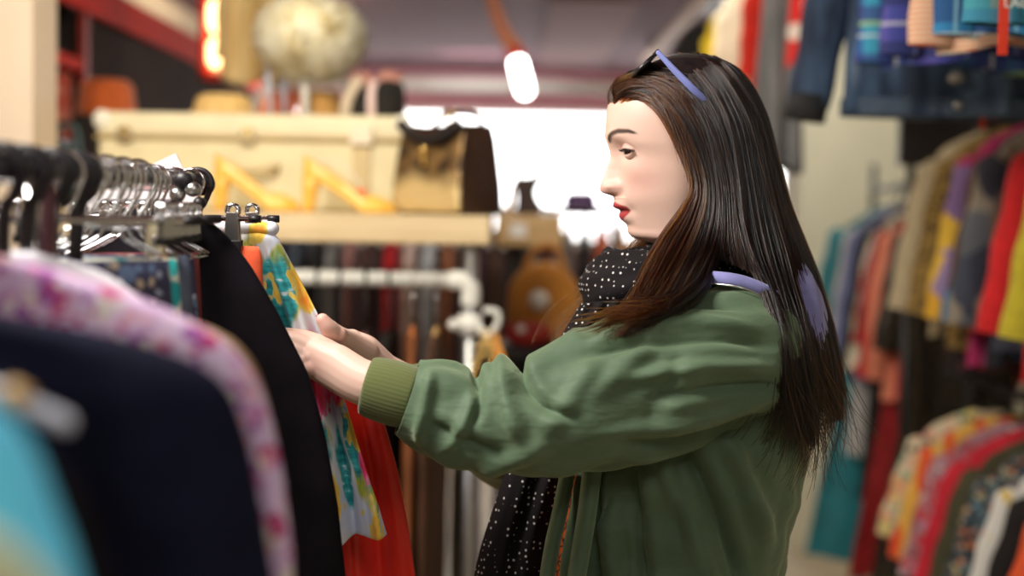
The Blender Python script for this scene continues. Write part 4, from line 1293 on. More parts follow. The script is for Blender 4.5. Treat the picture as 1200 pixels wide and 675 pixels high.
# plaid shirts
blueA = m_plaid('aqua_blue_plaid', (.03, .10, .30), [(0, 0, .30, (.05, .38, .55)), (2, .1, .34, (.04, .05, .22)), (0, .45, .08, (.6, .62, .6)), (2, .55, .06, (.55, .6, .62)), (2, .3, .10, (.30, .48, .2))], 11)
blueB = m_plaid('violet_blue_plaid', (.05, .06, .30), [(0, .2, .34, (.09, .08, .34)), (2, 0, .30, (.02, .03, .12)), (2, .5, .07, (.5, .5, .6)), (0, .5, .05, (.2, .25, .5))], 11)
ostr = m_stripes('orange_white_stripe', (.74, .66, .48), (.74, .22, .10), 2, 110, .5)
tart = m_plaid('blue_tartan', (.03, .20, .42), [(0, 0, .4, (.02, .04, .14)), (2, .2, .4, (.02, .06, .2)), (2, .6, .08, (.55, .6, .6)), (0, .5, .06, (.25, .5, .62))], 10)
teal = m_plaid('teal_check', (.06, .30, .36), [(0, .1, .3, (.22, .30, .24)), (2, .1, .4, (.04, .22, .36)), (2, .5, .05, (.4, .48, .45))], 9)
sh = [(2.74, 'aqua and navy plaid shirt furthest along the row of high plaid shirts', blueA, .20, .40),
      (2.60, 'violet blue plaid shirt second from the denim jacket on the high rail', blueB, .19, .40),
      (2.45, 'orange and cream fine striped shirt among the plaid shirts on the high rail', ostr, .18, .40),
      (2.31, 'bright blue tartan shirt between the orange striped shirt and the teal shirt', tart, .18, .40),
      (2.16, 'teal checked shirt with a red band and white lettering on the high rail', teal, .18, .40)]
shirts = []
for k, (Y, lab, mt, hw, ln) in enumerate(sh):
    z0 = zH
    t = garment('plaid_shirt', lab, 'shirt', (HX, Y, z0), top_prof(hw, .452, .022, d0=.064), mt, 0, sleeves=dict(hw=hw, d0=.12, ln=.39, spread=.03, r0=.045, r1=.040), seed=300 + k, rows=26, cols=54, amp=.007, nf=5, solid=0, hemw=.012)
    hanger('black hanger under the ' + re_split(lab).split(' shirt')[0].split(' furthest')[0] + ' shirt', (HX, Y, z0), 0, 'plastic', hw=hw - .02)
    shirts.append(t)
tl = shirts[4]
# red band and lettering on the teal shirt
bxp = P(1172, 30, 2.135)
mobj('red_band', box((bxp.x - HX, -.0395, -.36), (.014, .004, .40)), m_plain('red_ribbon', (.72, .05, .02), .7, .05, 20), tl, smooth=False, label='red vertical ribbon')
fc_ = bpy.data.curves.new('lettering', 'FONT')
fc_.body = 'LACO'
fc_.size = .021
fc_.extrude = .0006
fo = bpy.data.objects.new('lettering', fc_)
lp = P(1177, 8, 2.11)
fm2 = bpy.data.meshes.new_from_object(fo)
bpy.data.objects.remove(fo)
fv2 = np.array([v.co[:] for v in fm2.vertices])
mobj('lettering', (np.stack([fv2[:, 0] + lp.x - HX, -.046 - fv2[:, 2], fv2[:, 1] + lp.z - zH], 1), [tuple(p.vertices) for p in fm2.polygons]), m_plain('white_thread', (.75, .74, .68), .7, .03, 20, bump=0), tl, smooth=False)
bpy.data.meshes.remove(fm2)

# denim jacket
den = NT('dark_denim', .85)
den.color(den.ramp(den.noise(den.co((1, 1, .25)), 14, 3), [(.36, (.014, .024, .050)), (.52, (.045, .080, .150)), (.66, (.13, .18, .27))]))
den.bump(den.noise(den.co(), 900, 2), .2, .001)
stitch = m_plain('denim_hem', (.06, .085, .13), .85, .2, 40)
DY = 2.97
dj = thing('denim_jacket', 'dark blue denim jacket hanging left of the plaid shirts on the high rail', 'jacket', (HX, DY, zH))
zhem = zH - P(1030, 136, DY).z
zsl = zH - P(955, 142, DY).z
mobj('body', shell(top_prof(.222, zhem - .064, .05, d0=.064, waist=.98, flare=1.0), amp=.010, nf=6, seed=400, rows=36, cols=80, hemw=.004), den.m, dj, solid=.003)
mobj('waistband', shell([(zhem - .035, .2235, .056), (zhem - .02, .2245, .0565), (zhem + .002, .2235, .056)], amp=0, rows=6, cols=60, hemw=0), stitch, dj, solid=.003)
for sd in (-1, 1):
    s_ = mobj('sleeve', sleeve_geo(.225, .13, zsl - .13 - .03, .085, .055, .042, 5, sd), den.m, dj, solid=.003)
    x = sd * (.225 - .018 + .085)
    mobj('cuff', tube([(x - sd * .002, 0, -zsl + .055), (x + sd * .006, .0, -zsl)], .028, 18, up=(0, 1, 0), r2=.042), m_plain('black_cuff', (.018, .018, .02), .8, .2, 30), s_)
    mobj('pocket_flap', box((sd * .11, -.058, -.27), (.10, .006, .05), (1, 1)), stitch, dj, bevel=.003)
mobj('placket', box((0, -.056, -.31), (.028, .006, .40)), stitch, dj, bevel=.002)
mobj('button', tube([(P(1122, 117, DY - .06).x - HX, -.060, -zhem + .020), (P(1122, 117, DY - .06).x - HX, -.066, -zhem + .020)], .008, 14, up=(1, 0, 0)), M['steel'], dj)
mobj('pin_badge', tube([(P(1120, 88, DY - .06).x - HX, -.058, -zhem + .075), (P(1120, 88, DY - .06).x - HX, -.064, -zhem + .075)], .016, 18, up=(1, 0, 0), r2=.011), m_plain('grey_badge', (.32, .30, .29), .4, .3, 40), dj)
hanger('black hanger inside the dark blue denim jacket', (HX, DY, zH), 0, 'plastic', hw=.19)
# small grey cap-like pouch clipped to the sleeve
gp = P(941, 115, 3.3)
gpt = thing('grey_mitten', 'small grey green knitted mitten hanging on a cord beside the denim jacket sleeve', 'mitten', (HX, 3.30, zH))
gx = P(938, 117, 3.30)
mobj('cord', tube(cr([(0, 0, .0135 + .002), (-.03, 0, -.02), (gx.x - HX, 0, gx.z - zH + .03)], 16), .003, 8), m_plain('grey_green_cord', (.30, .31, .25), .85, .15, 40), gpt)
mobj('mitten_body', ellipsoid((gx.x - HX, 0, gx.z - zH), (.026, .02, .036)), m_plain('grey_green_knit', (.34, .35, .29), .85, .15, 40), gpt)
mobj('mitten_cuff', ellipsoid((gx.x - HX - .008, 0, gx.z - zH + .032), (.016, .014, .012)), m_plain('grey_green_rib', (.42, .43, .36), .85, .15, 40), gpt)

# other high hanging things, further away
tar = m_plain('grey_flannel', (.22, .215, .22), .85, .12, 12)
gr = NT('grey_ombre_denim', .85)
gr.color(gr.ramp(gr.noise(gr.co((1, 1, .3)), 12, 3), [(.35, (.13, .14, .15)), (.65, (.27, .27, .28))]))
Yg = 4.0
lg = zH - P(912, 200, Yg).z
xg = P(914, 100, Yg).x
garment('pinafore', 'long grey pinafore dress hanging between the red top and the denim jacket', 'dress', (HB, Yg, zH), [(.065, .03, .02), (.13, .050, .02), (.30, .055, .03), (lg * .6, .066, .035), (lg, .078, .04)], gr.m, R(12), seed=410, amp=.010, nf=5, rows=40, cols=70, cxo=[(0, -.0), (.12, -.03), (2, -.03)])
hanger('black hanger inside the long grey pinafore dress', (HB, Yg, zH), R(12), 'plastic', hw=.045, slope=.9)
redtop = m_plain('scarlet_cotton', (.75, .035, .02), .8, .12, 20)
hi = [(4.24, .77, 'tee_shirt', 'scarlet top on the high rail behind the grey pinafore', redtop, .40, .085, 'top'),
      (4.62, .80, 'ruffled_blouse', 'cream ruffled top between the scarlet top and the yellow jacket', m_plain('cream_ruffle', (.75, .68, .52), .8, .1, 14), .58, .11, 'top'),
      (5.30, .79, 'yellow_jacket', 'bright yellow jacket near the far end of the high rail', m_plain('bright_yellow', (.85, .60, .02), .6, .06, 10), .40, .06, 'jacket'),
      (5.55, .80, 'sweater', 'black top at the far end of the high rail', black, .45, .15, 'top')]
for k, (Y, x, nm, lab, mt, ln, hw, ct) in enumerate(hi):
    garment(nm, lab, ct, (HB, Y, zH), top_prof(hw, ln, .03, d0=.064, nw=min(.062, hw * .5)), mt, R(10), sleeves=dict(hw=hw, d0=.12, ln=.28, spread=.012, r0=.035, r1=.03), seed=420 + k, rows=24, cols=44, solid=0)
    hanger('black hanger inside the ' + lab.split(' on the')[0].split(' between')[0].split(' near')[0].split(' at the')[0] + ' on the far high rail', (HB, Y, zH), R(10), 'plastic', hw=hw - .01)
# patterned red scarf left of the denim jacket, and red tubes of hangers under plaid shirts
rs = thing('red_scarf', 'red and white print scarf hanging right beside the grey pinafore', 'scarf', (HB, 3.70, zH))
mobj('scarf_body', shell([(.0145, .03, .006), (.03, .05, .012), (.2, .06, .018), (.42, .07, .02)], amp=.01, nf=5, seed=430, rows=24, cols=40, cxo=[(0, .0), (2, .0)]), m_floral('red_white_print', (.68, .03, .025), [(.8, .7, .62), (.7, .05, .03), (.72, .04, .03)], 16, .35), rs)
for k, (px, py, ln) in enumerate(((1152, 118, .065), (1169, 68, .06), (1166, 110, .05))):
    p = P(px, py, 3.02 + .05 * k)
    pc = thing('red_hanger_tag', ['lower left red size tag hanging above the red jumper', 'upper red size tag hanging under the teal shirt', 'lower right red size tag hanging above the red jumper'][k], 'tag', (p.x, 3.02 + .05 * k, p.z))
    mobj('tag_strip', box((0, 0, -.03), (.011, .003, .06)), m_plain('neon_red_tag', (.85, .08, .03), .6, .03, 10, bump=0), pc, smooth=False)
    mobj('tag_cord', tube([(0, 0, 0), (0, 0, .03)], .0012, 6), M['blackplastic'], pc)
    mobj('cross_wire', tube([(0, 0, .03), (NX - p.x, 0, .03), (NX - p.x, 0, zU + .0125 - p.z)], .0012, 6), M['blackplastic'], pc)
# ================================================================= PERSON
HY = 1.77
S_ = HY / FPX
HC = P(795, 165, HY)
YAW = R(5)


def head_to_world(u, v, w):
    """u forward (toward the rack), v toward the lens side, w up"""
    x = -(u * math.cos(YAW) - v * math.sin(YAW) * 0) - 0 * v
    X = -(np.cos(YAW) * u) + np.sin(YAW) * v
    Yv = -(np.sin(YAW) * u) - np.cos(YAW) * v
    return np.stack([HC.x + X, HC.y + Yv, HC.z + w], -1)


def ev(o):
    bpy.context.view_layer.update()
    dg = bpy.context.evaluated_depsgraph_get()
    e = o.evaluated_get(dg)
    me = bpy.data.meshes.new_from_object(e)
    return me


def remeshed(geo, voxel, smooth_it=6, fac=.5):
    me = bpy.data.meshes.new('tmp')
    me.from_pydata([tuple(p) for p in np.asarray(geo[0], dtype=float)], [], [tuple(int(i) for i in f) for f in geo[1]])
    o = bpy.data.objects.new('tmp', me)
    COL.objects.link(o)
    r = o.modifiers.new('r', 'REMESH')
    r.mode = 'VOXEL'
    r.voxel_size = voxel
    s = o.modifiers.new('s', 'SMOOTH')
    s.iterations = smooth_it
    s.factor = fac
    m2 = ev(o)
    v = np.empty(len(m2.vertices) * 3)
    m2.vertices.foreach_get('co', v)
    f = [tuple(p.vertices) for p in m2.polygons]
    bpy.data.objects.remove(o)
    bpy.data.meshes.remove(me)
    bpy.data.meshes.remove(m2)
    return v.reshape(-1, 3), f


# ---- head
tab = lambda d: (np.array([a for a, b in d], float), np.array([b for a, b in d], float))
PROF = tab([(71, 800), (73, 786), (80, 768), (90, 748), (100, 731), (110, 719.5), (121, 713.3), (130, 711), (140, 709.8), (150, 709.2), (158, 709.3), (165, 710), (171, 711.2), (178, 713.4), (185, 714.8), (189, 714), (194, 712), (201, 710),
            (208, 707.6), (215, 705), (219, 703.7), (222, 703.2), (225, 703.8), (227.5, 706.2), (229.3, 712), (231, 718.5), (234, 721), (238, 720.2), (241.5, 718.8), (243.6, 720), (246, 726), (247.2, 729), (249, 728.4), (252, 727.2), (255, 727.6),
            (258, 729.6), (261, 733.5), (264, 736.6), (268, 737.6), (272, 738), (275.5, 740), (279, 744.5), (281.5, 753), (284, 766), (288, 784), (293, 797), (300, 805), (320, 811), (350, 816)])
PBASE = tab([(71, 800), (73, 786), (80, 768), (90, 748), (100, 731), (110, 719.5), (121, 713.3), (130, 711), (140, 709.8), (150, 709.2), (158, 709.5), (165, 710.6), (171, 712.2), (178, 717), (185, 721), (194, 723.5), (208, 725), (222, 725), (229.3, 724), (234, 723.5),
             (238, 725), (246, 730), (252, 732), (258, 734), (264, 736.6), (268, 737.6), (272, 738), (275.5, 740), (279, 744.5), (281.5, 753), (284, 766), (288, 784), (293, 797), (300, 805), (320, 811), (350, 816)])
BACK = tab([(71, 802), (73, 822), (80, 842), (90, 857), (110, 871), (140, 879), (165, 881), (190, 878), (220, 866), (250, 853), (280, 847), (310, 852), (350, 866)])
WID = tab([(71, .002), (73, .020), (80, .040), (90, .053), (110, .066), (140, .0725), (170, .073), (200, .0695), (225, .064), (245, .058), (262, .053), (275, .050), (284, .049), (292, .050), (310, .051), (350, .058)])
TAP = tab([(71, 0), (140, .03), (175, .10), (205, .16), (235, .27), (260, .38), (278, .42), (285, .3), (293, .08), (300, 0), (350, 0)])
EYE_U, EYE_V, EYE_PY = .0618, .0315, 177.5
EYE_W = (165 - EYE_PY) * S_
ER = .0120


def smooth(x, a, b):
    t = np.clip((x - a) / (b - a), 0, 1)
    return t * t * (3 - 2 * t)


def smtab(tb, s):
    g = np.arange(71, 350.01, .5)
    y = np.interp(g, *tb)
    k = np.exp(-(np.arange(-40, 41) * .5 / s) ** 2 / 2)
    k /= k.sum()
    ys = np.convolve(np.pad(y, 40, mode='reflect', reflect_type='odd'), k, 'valid')
    return (g, ys)


WIDS, TAPS, BACKS = smtab(WID, 6), smtab(TAP, 6), smtab(BACK, 4)
WIDS = (WIDS[0], np.where(WIDS[0] < 84, np.interp(WIDS[0], *WID), WIDS[1]))
BACKS = (BACKS[0], np.where(BACKS[0] < 80, np.interp(BACKS[0], *BACK), BACKS[1]))
PB2 = smtab(PBASE, 2.0)
PB5 = smtab(PBASE, 6.0)
_w = smooth(PB2[0], 188, 200) * (1 - smooth(PB2[0], 262, 274))
PB2 = (PB2[0], PB2[1] * (1 - _w) + PB5[1] * _w)
PBASE = (PB2[0], np.where(PB2[0] < 84, np.interp(PB2[0], *PBASE), PB2[1]))
PR2 = smtab(PROF, .8)
PROF = (PR2[0], np.where(PR2[0] < 84, np.interp(PR2[0], *PROF), PR2[1]))


def section(py, t, off=0.0):
    F = (795 - np.interp(py, *PBASE)) * S_ + off
    B = (np.interp(py, *BACKS) - 795) * S_ + off
    W = np.interp(py, *WIDS) + off
    k = np.interp(py, *TAPS)
    c, a = (F - B) / 2, (F + B) / 2
    ct, st = np.cos(t), np.sin(t)
    e = 2 / 2.25
    u = c + a * np.sign(ct) * np.abs(ct) ** e
    v = W * np.sign(st) * np.abs(st) ** e * (1 - k * np.maximum(0, ct) ** 1.5)
    return u, v


def head_geo():
    pys = np.concatenate([np.linspace(71, 80, 8)[:-1], np.arange(80, 120, 1.6), np.arange(120, 286, .75), np.arange(286, 350.1, 2)])
    n = 360
    q = np.linspace(-1, 1, n, endpoint=False)
    t = np.sign(q) * PI * (np.abs(q) ** 1.45)
    V = []
    for py in pys:
        u, v = section(py, t)
        w = (165 - py) * S_
        fr = smooth(np.cos(t), .05, .5)
        N = (np.interp(py, *PBASE) - np.interp(py, *PROF)) * S_
        g = lambda x, s: np.exp(-(x / s) ** 2)
        av = np.abs(v)
        if py < 232.5:
            sg = np.interp(py, [165, 178, 188, 200, 212, 220, 226, 230, 233], [.012, .0095, .0085, .0082, .0095, .0108, .0100, .0075, .006])
            du = N * np.exp(-(av / sg) ** 2.3)
        else:
            du = N * np.exp(-(av / .0185) ** 4)
        du = du + .0095 * g(av - .0125, .0052) * g(py - 220.5, 6.0)
        du = du - .0035 * g(av - .0165, .004) * g(py - 224, 7)
        du = du - .0085 * g(av - .0300, .0150) * g(py - 178, 9.5)
        du = du + .0030 * g(av - .0270, .017) * g(py - 162, 6)
        du = du + .0035 * g(av - .0420, .016) * g(py - 203, 14)
        du = du - .0018 * g(av - .024, .006) * g(py - 246, 6)
        du = du - .0012 * g(av, .0035) * g(py - 235, 3)
        V.append(np.stack([u + du * fr, v, np.full(n, w)], 1))
    V = np.array(V)
    # eyelids: push the skin out to a lid sphere, open an almond in it
    lash = np.zeros(V.shape[:2])
    for sgn in (1, -1):
        d = V - np.array([EYE_U, sgn * EYE_V, EYE_W])
        r = np.linalg.norm(d, axis=2) + 1e-9
        az = np.degrees(np.arctan2(d[..., 1] * sgn, d[..., 0]))
        el = np.degrees(np.arcsin(np.clip(d[..., 2] / r, -1, 1)))
        x = np.clip((az + 42) / 122, 0, 1)
        sh = np.sin(PI * x) ** .75
        up = 7 * sh - 6 - 3 * x
        lo = -26 * sh - 4 - 3 * x
        inside = (az > -42) & (az < 80)
        open_ = inside * smooth(el, lo - 1, lo + 3) * (1 - smooth(el, up - 3, up + 1))
        Rl = ER + .0016 + .0009 * np.exp(-((el - up - 5) / 7) ** 2) * inside - .0012 * np.exp(-((el - up - 20) / 5) ** 2) * inside
        Rt = Rl * (1 - open_) + (ER - .0016) * open_
        near = (d[..., 0] > -.004)
        sel = near & (r < Rt)
        blend = np.where(sel, Rt / r, 1.0)
        sel2 = near & (open_ > .4) & (r < ER + .004)
        blend = np.where(sel2, (Rt / r), blend)
        V = np.array([EYE_U, sgn * EYE_V, EYE_W]) + d * blend[..., None]
        lash = np.maximum(lash, (near & (r < .019) & inside) * (np.exp(-((el - up - 1) / 4.5) ** 2) + .35 * np.exp(-((el - lo) / 4) ** 2)))
    geo = loft(V)
    return geo


hv, hf = head_geo()


def skin_tint(uvw):
    u, v, w = uvw[:, 0], np.abs(uvw[:, 1]), uvw[:, 2]
    py = 165 - w / S_
    n = len(u)
    base = np.array([.73, .49, .40])
    c = np.tile(base, (n, 1))

    def put(m, col):
        nonlocal c
        c = c * (1 - m[:, None]) + np.array(col) * m[:, None]
    front = smooth(u, .02, .05)
    put(.35 * front * np.exp(-((v - .045) / .022) ** 2 - ((py - 212) / 18) ** 2), (.68, .30, .26))
    put(.45 * front * np.exp(-((v - .004) / .012) ** 2 - ((py - 222) / 8) ** 2), (.66, .30, .25))
    # lips
    vv = np.clip(v / .0215, 0, 1)
    up = 236.6 + 7 * vv ** 2 + 1.0 * np.exp(-(v / .003) ** 2)
    lo = 259.5 - 12.5 * vv ** 2.2
    m = front * smooth(py, up - .7, up + .9) * (1 - smooth(py, lo - .9, lo + .9)) * (1 - smooth(v, .0195, .0218)) * (u > .045)
    put(m, (.40, .045, .05))
    put(m * np.exp(-((py - 246.6 - 0 * v) / 1.3) ** 2), (.12, .015, .015))
    # brow
    bc = np.interp(v, [.008, .014, .026, .036, .048, .056], [168, 165.5, 159.8, 157.2, 157.5, 160.5])
    bt = np.interp(v, [.008, .014, .03, .05, .057], [2.8, 4.2, 3.6, 2.4, .9])
    m = front * smooth(v, .007, .011) * (1 - smooth(v, .052, .057)) * np.exp(-((py - bc) / bt) ** 4)
    put(.97 * m, (.035, .018, .012))
    # lids and lashes
    d = np.stack([u - EYE_U, v - EYE_V, w - EYE_W], 1)
    r = np.linalg.norm(d, axis=1) + 1e-9
    az = np.degrees(np.arctan2(d[:, 1], d[:, 0]))
    el = np.degrees(np.arcsin(np.clip(d[:, 2] / r, -1, 1)))
    x = np.clip((az + 42) / 122, 0, 1)
    sh = np.sin(PI * x) ** .75
    upl, lol = 7 * sh - 6 - 3 * x, -26 * sh - 4 - 3 * x
    near = smooth(d[:, 0], -.006, -.002) * (1 - smooth(r, .0155, .018)) * (az > -46) * (az < 88)
    put(.4 * near * np.exp(-((el - upl - 12) / 14) ** 2), (.50, .26, .22))
    put(.95 * near * np.exp(-((el - upl + .5) / 4.2) ** 2), (.02, .012, .01))
    put(.55 * near * np.exp(-((el - lol) / 3.2) ** 2), (.10, .05, .04))
    # nostril
    m = np.exp(-((v - .0065) / .0035) ** 2 - ((py - 229.3) / 1.6) ** 2) * smooth(u, .066, .072)
    put(.8 * m, (.12, .04, .03))
    return c


hw_ = head_to_world(hv[:, 0], hv[:, 1], hv[:, 2])


def pt(px, py, Y):
    return np.array(P(px, py, Y))


SN, EN, WN = pt(862, 418, 1.63), pt(648, 490, 1.555), pt(436, 451, 1.553)
SF, EF, WF = pt(855, 412, 1.93), pt(612, 527, 1.85), pt(447, 436, 1.672)


def limb(pts, rs, n=16, **k):
    p = cr(pts, 6 * (len(pts) - 1) + 1)
    r = np.interp(np.linspace(0, len(pts) - 1, len(p)), range(len(rs)), rs)
    return tube(p, r, n, rnd=True, **k)


ZG = .0
body = [
    tube(cr([pt(838, 318, HY), pt(850, 370, HY), pt(848, 430, HY), pt(832, 520, HY), pt(815, 620, HY), (.215, HY, .93), (.215, HY, .86)], 40),
         np.interp(np.linspace(0, 1, 40), [0, .12, .22, .45, .65, .85, 1], [.048, .07, .095, .098, .085, .10, .09]), 24, up=(1, 0, 0), rnd=True,
         r2=np.interp(np.linspace(0, 1, 40), [0, .12, .22, .45, .65, .85, 1], [.05, .11, .145, .14, .12, .155, .14])),
    limb([SN + np.array([.01, .09, .01]), SN], [.07, .056]), limb([SF + np.array([.01, -.09, .01]), SF], [.07, .056]),
    limb([SN, EN], [.046, .028]), limb([EN, pt(540, 483, 1.555), pt(470, 462, 1.555)], [.028, .024, .026]),
    limb([SF, EF], [.052, .042]), limb([EF, pt(540, 488, 1.77), pt(485, 458, 1.705)], [.042, .036, .028])]
for sg in (-1, 1):
    body.append(limb([(.215, HY + sg * .085, .90), (.195, HY + sg * .095, .50), (.215, HY + sg * .10, .09)], [.088, .058, .040], 18))
    body.append(limb([(.225, HY + sg * .10, .055), (.14, HY + sg * .105, .045), (.05, HY + sg * .11, .035)], [.036, .034, .026], 14))
body_geo = remeshed(join(*body), .006, 8)


def hand_geo(parts, voxel=.0015, it=5):
    return remeshed(join(*parts), voxel, it)


def oval(pts, ra, rb, up, n=18):
    p = cr(pts, 7 * (len(pts) - 1) + 1)
    x = np.linspace(0, len(pts) - 1, len(p))
    return tube(p, np.interp(x, range(len(ra)), ra), n, up=up, r2=np.interp(x, range(len(rb)), rb), rnd=True)


near_hand = hand_geo([
    oval([pt(486, 467, 1.552), pt(450, 456, 1.556), pt(420, 446, 1.562), pt(392, 430, 1.574), pt(366, 418, 1.584)], [.026, .0265, .0255, .0265, .0225], [.024, .024, .021, .018, .0135], (0, 0, 1)),
    ellipsoid(pt(367, 431, 1.575), (.0105, .0095, .0105)), ellipsoid(pt(364, 419, 1.577), (.009, .008, .009)), ellipsoid(pt(410, 449, 1.556), (.011, .009, .010)),
    limb([pt(364, 406, 1.586), pt(341, 397, 1.588), pt(325, 399, 1.592), pt(318, 406, 1.596)], [.0098, .0088, .0078, .0066], 12),
    limb([pt(362, 415, 1.584), pt(337, 408, 1.583), pt(321, 412, 1.588), pt(315, 420, 1.594)], [.0098, .0088, .0078, .0066], 12),
    limb([pt(362, 424, 1.581), pt(338, 421, 1.578), pt(323, 426, 1.584), pt(317, 434, 1.590)], [.0094, .0084, .0074, .0064], 12),
    limb([pt(364, 433, 1.578), pt(345, 434, 1.574), pt(333, 440, 1.579), pt(328, 447, 1.585)], [.0086, .0075, .0066, .0058], 12),
    limb([pt(398, 420, 1.580), pt(375, 404, 1.593), pt(352, 395, 1.598), pt(334, 391, 1.598)], [.014, .0115, .0095, .0075], 12)])
far_hand = hand_geo([
    oval([pt(492, 463, 1.71), pt(468, 449, 1.69), pt(447, 435, 1.672), pt(425, 415, 1.655), pt(405, 403, 1.655)], [.030, .026, .0235, .0245, .020], [.027, .024, .020, .015, .0125], (0, 0, 1)),
    limb([pt(428, 413, 1.650), pt(410, 401, 1.628), pt(396, 393, 1.606), pt(385, 384, 1.593), pt(378, 375, 1.590)], [.0165, .0135, .0112, .0100, .0078], 14),
    ellipsoid(pt(412, 397, 1.642), (.0125, .011, .0115)), ellipsoid(pt(397, 392, 1.602), (.0100, .0095, .0098)),
    limb([pt(405, 396, 1.660), pt(381, 386, 1.664), pt(362, 388, 1.661), pt(350, 394, 1.655)], [.0098, .0088, .0078, .0066], 12),
    limb([pt(403, 404, 1.663), pt(376, 397, 1.668), pt(357, 400, 1.664), pt(345, 406, 1.658)], [.0098, .0088, .0078, .0066], 12),
    limb([pt(404, 412, 1.666), pt(379, 409, 1.671), pt(362, 412, 1.667), pt(351, 418, 1.662)], [.0094, .0084, .0074, .0064], 12),
    limb([pt(406, 419, 1.668), pt(385, 420, 1.672), pt(371, 424, 1.669), pt(363, 429, 1.664)], [.0086, .0075, .0066, .0058], 12)])


def tmpobj(geo):
    me = bpy.data.meshes.new('tmp')
    me.from_pydata([tuple(p) for p in geo[0]], [], [tuple(int(i) for i in f) for f in geo[1]])
    me.validate()
    o = bpy.data.objects.new('tmp', me)
    COL.objects.link(o)
    return o


def outward(geo):
    o = tmpobj(geo)
    bm = bmesh.new()
    bm.from_mesh(o.data)
    bmesh.ops.recalc_face_normals(bm, faces=bm.faces)
    bm.to_mesh(o.data)
    bm.free()
    return o


base_o = outward((hw_, hf))
ops = [outward(g) for g in (body_geo, near_hand, far_hand)]
for o in ops:
    b = base_o.modifiers.new('u', 'BOOLEAN')
    b.operation = 'UNION'
    b.solver = 'MANIFOLD'
    b.object = o
pm = ev(base_o)
if len(pm.vertices) < len(hw_) * .8:
    print('PERSON boolean manifold failed, joining', len(pm.vertices))
    for b in base_o.modifiers: b.solver = 'EXACT'
    pm = ev(base_o)
print('PERSON verts', len(pm.vertices))
for o in ops + [base_o]:
    bpy.data.objects.remove(o)
n = len(pm.vertices)
cv = np.empty(n * 3)
pm.vertices.foreach_get('co', cv)
cv = cv.reshape(-1, 3)
rel = cv - np.array(HC)
U = -(math.cos(YAW) * rel[:, 0]) - math.sin(YAW) * rel[:, 1]
Vv = math.sin(YAW) * rel[:, 0] - math.cos(YAW) * rel[:, 1]
tint = np.tile(np.array([.73, .49, .40]), (n, 1))
hm = (rel[:, 2] > -.125)
tint[hm] = skin_tint(np.stack([U, Vv, rel[:, 2]], 1)[hm])
# pinker knuckles and finger ends
for q_, rr_, am in ((pt(378, 376, 1.588), .012, .5), (pt(397, 392, 1.597), .009, .35), (pt(363, 430, 1.565), .014, .3), (pt(412, 397, 1.632), .010, .3)):
    m = am * np.exp(-(np.linalg.norm(cv - q_, axis=1) / rr_) ** 2)
    tint = tint * (1 - m[:, None]) + np.array([.70, .28, .24]) * m[:, None]
person = bpy.data.objects.new('person', pm)
COL.objects.link(person)
WM['person'] = Matrix.Identity(4)
tagged(person, 'woman in an olive green jacket and dotted scarf browsing clothes on the rail', 'person')
ca = pm.color_attributes.new('tint', 'FLOAT_COLOR', 'POINT')
ca.data.foreach_set('color', np.concatenate([tint, np.ones((n, 1))], 1).astype(np.float32).ravel())
pm.polygons.foreach_set('use_smooth', [True] * len(pm.polygons))
sk = NT('skin', .46, spec=.4)
at = sk.n('ShaderNodeAttribute', attribute_name='tint')
sk.color(at.outputs['Color'])
sk.b.inputs['Subsurface Weight'].default_value = .12
sk.b.inputs['Subsurface Radius'].default_value = (.010, .004, .002)
sk.b.inputs['Subsurface Scale'].default_value = .6
sk.bump(sk.noise(sk.co(), 700, 3), .06, .0006)
pm.materials.clear()
pm.materials.append(sk.m)

# eyes
for sg in (1, -1):
    ce = np.array([EYE_U, sg * EYE_V, EYE_W])
    g = ellipsoid((0, 0, 0), (ER,) * 3, 40, 40)
    look = np.array([math.cos(R(14)) * math.cos(R(4)), sg * 0.0 + math.sin(R(28)), -math.sin(R(20))])
    look /= np.linalg.norm(look)
    v = np.asarray(g[0])
    # put pole along look
    q_ = Vector((0, 0, 1)).rotation_difference(Vector(look)).to_matrix()
    vl = v @ np.array(q_).T
    ang = np.degrees(np.arccos(np.clip((vl @ look) / ER, -1, 1)))
    bulge = 1 + .05 * np.exp(-(ang / 24) ** 2)
    vl = vl * bulge[:, None]
    wv = head_to_world(vl[:, 0] + ce[0], vl[:, 1] + ce[1], vl[:, 2] + ce[2])
    o = mobj('eye', (wv, g[1]), None, person)
    col = np.tile(np.array([.42, .34, .31]), (len(v), 1))
    col[ang < 44] = (.035, .016, .010)
    col[ang < 20] = (.006, .005, .005)
    cc_ = o.data.color_attributes.new('tint', 'FLOAT_COLOR', 'POINT')
    cc_.data.foreach_set('color', np.concatenate([col, np.ones((len(v), 1))], 1).astype(np.float32).ravel())
    em = NT('eye_surface', .08, spec=.6)
    em.color(em.n('ShaderNodeAttribute', attribute_name='tint').outputs['Color'])
    o.data.materials.append(em.m)
    # lashes
    ls = []
    for k in range(26):
        x = .05 + .93 * k / 25
        az = R(-42 + 122 * x)
        sh = math.sin(PI * x) ** .75
        el = R(7 * sh - 6 - 3 * x + 1)
        pos = lambda r_, a_, e_: ce + r_ * np.array([math.cos(e_) * math.cos(a_), sg * math.cos(e_) * math.sin(a_), math.sin(e_)])
        ln = .004 + .003 * x
        p0, p1, p2 = pos(ER + .0012, az, el), pos(ER + .0012 + ln * .6, az + .05, el - .12), pos(ER + .0012 + ln, az + .12, el - .02)
        pp = np.array([p0, p1, p2])
        ls.append(tube(cr(head_to_world(pp[:, 0], pp[:, 1], pp[:, 2]), 6), np.linspace(.00032, .0001, 6), 5))
    mobj('eyelashes', join(*ls), M['blackplastic'], person)

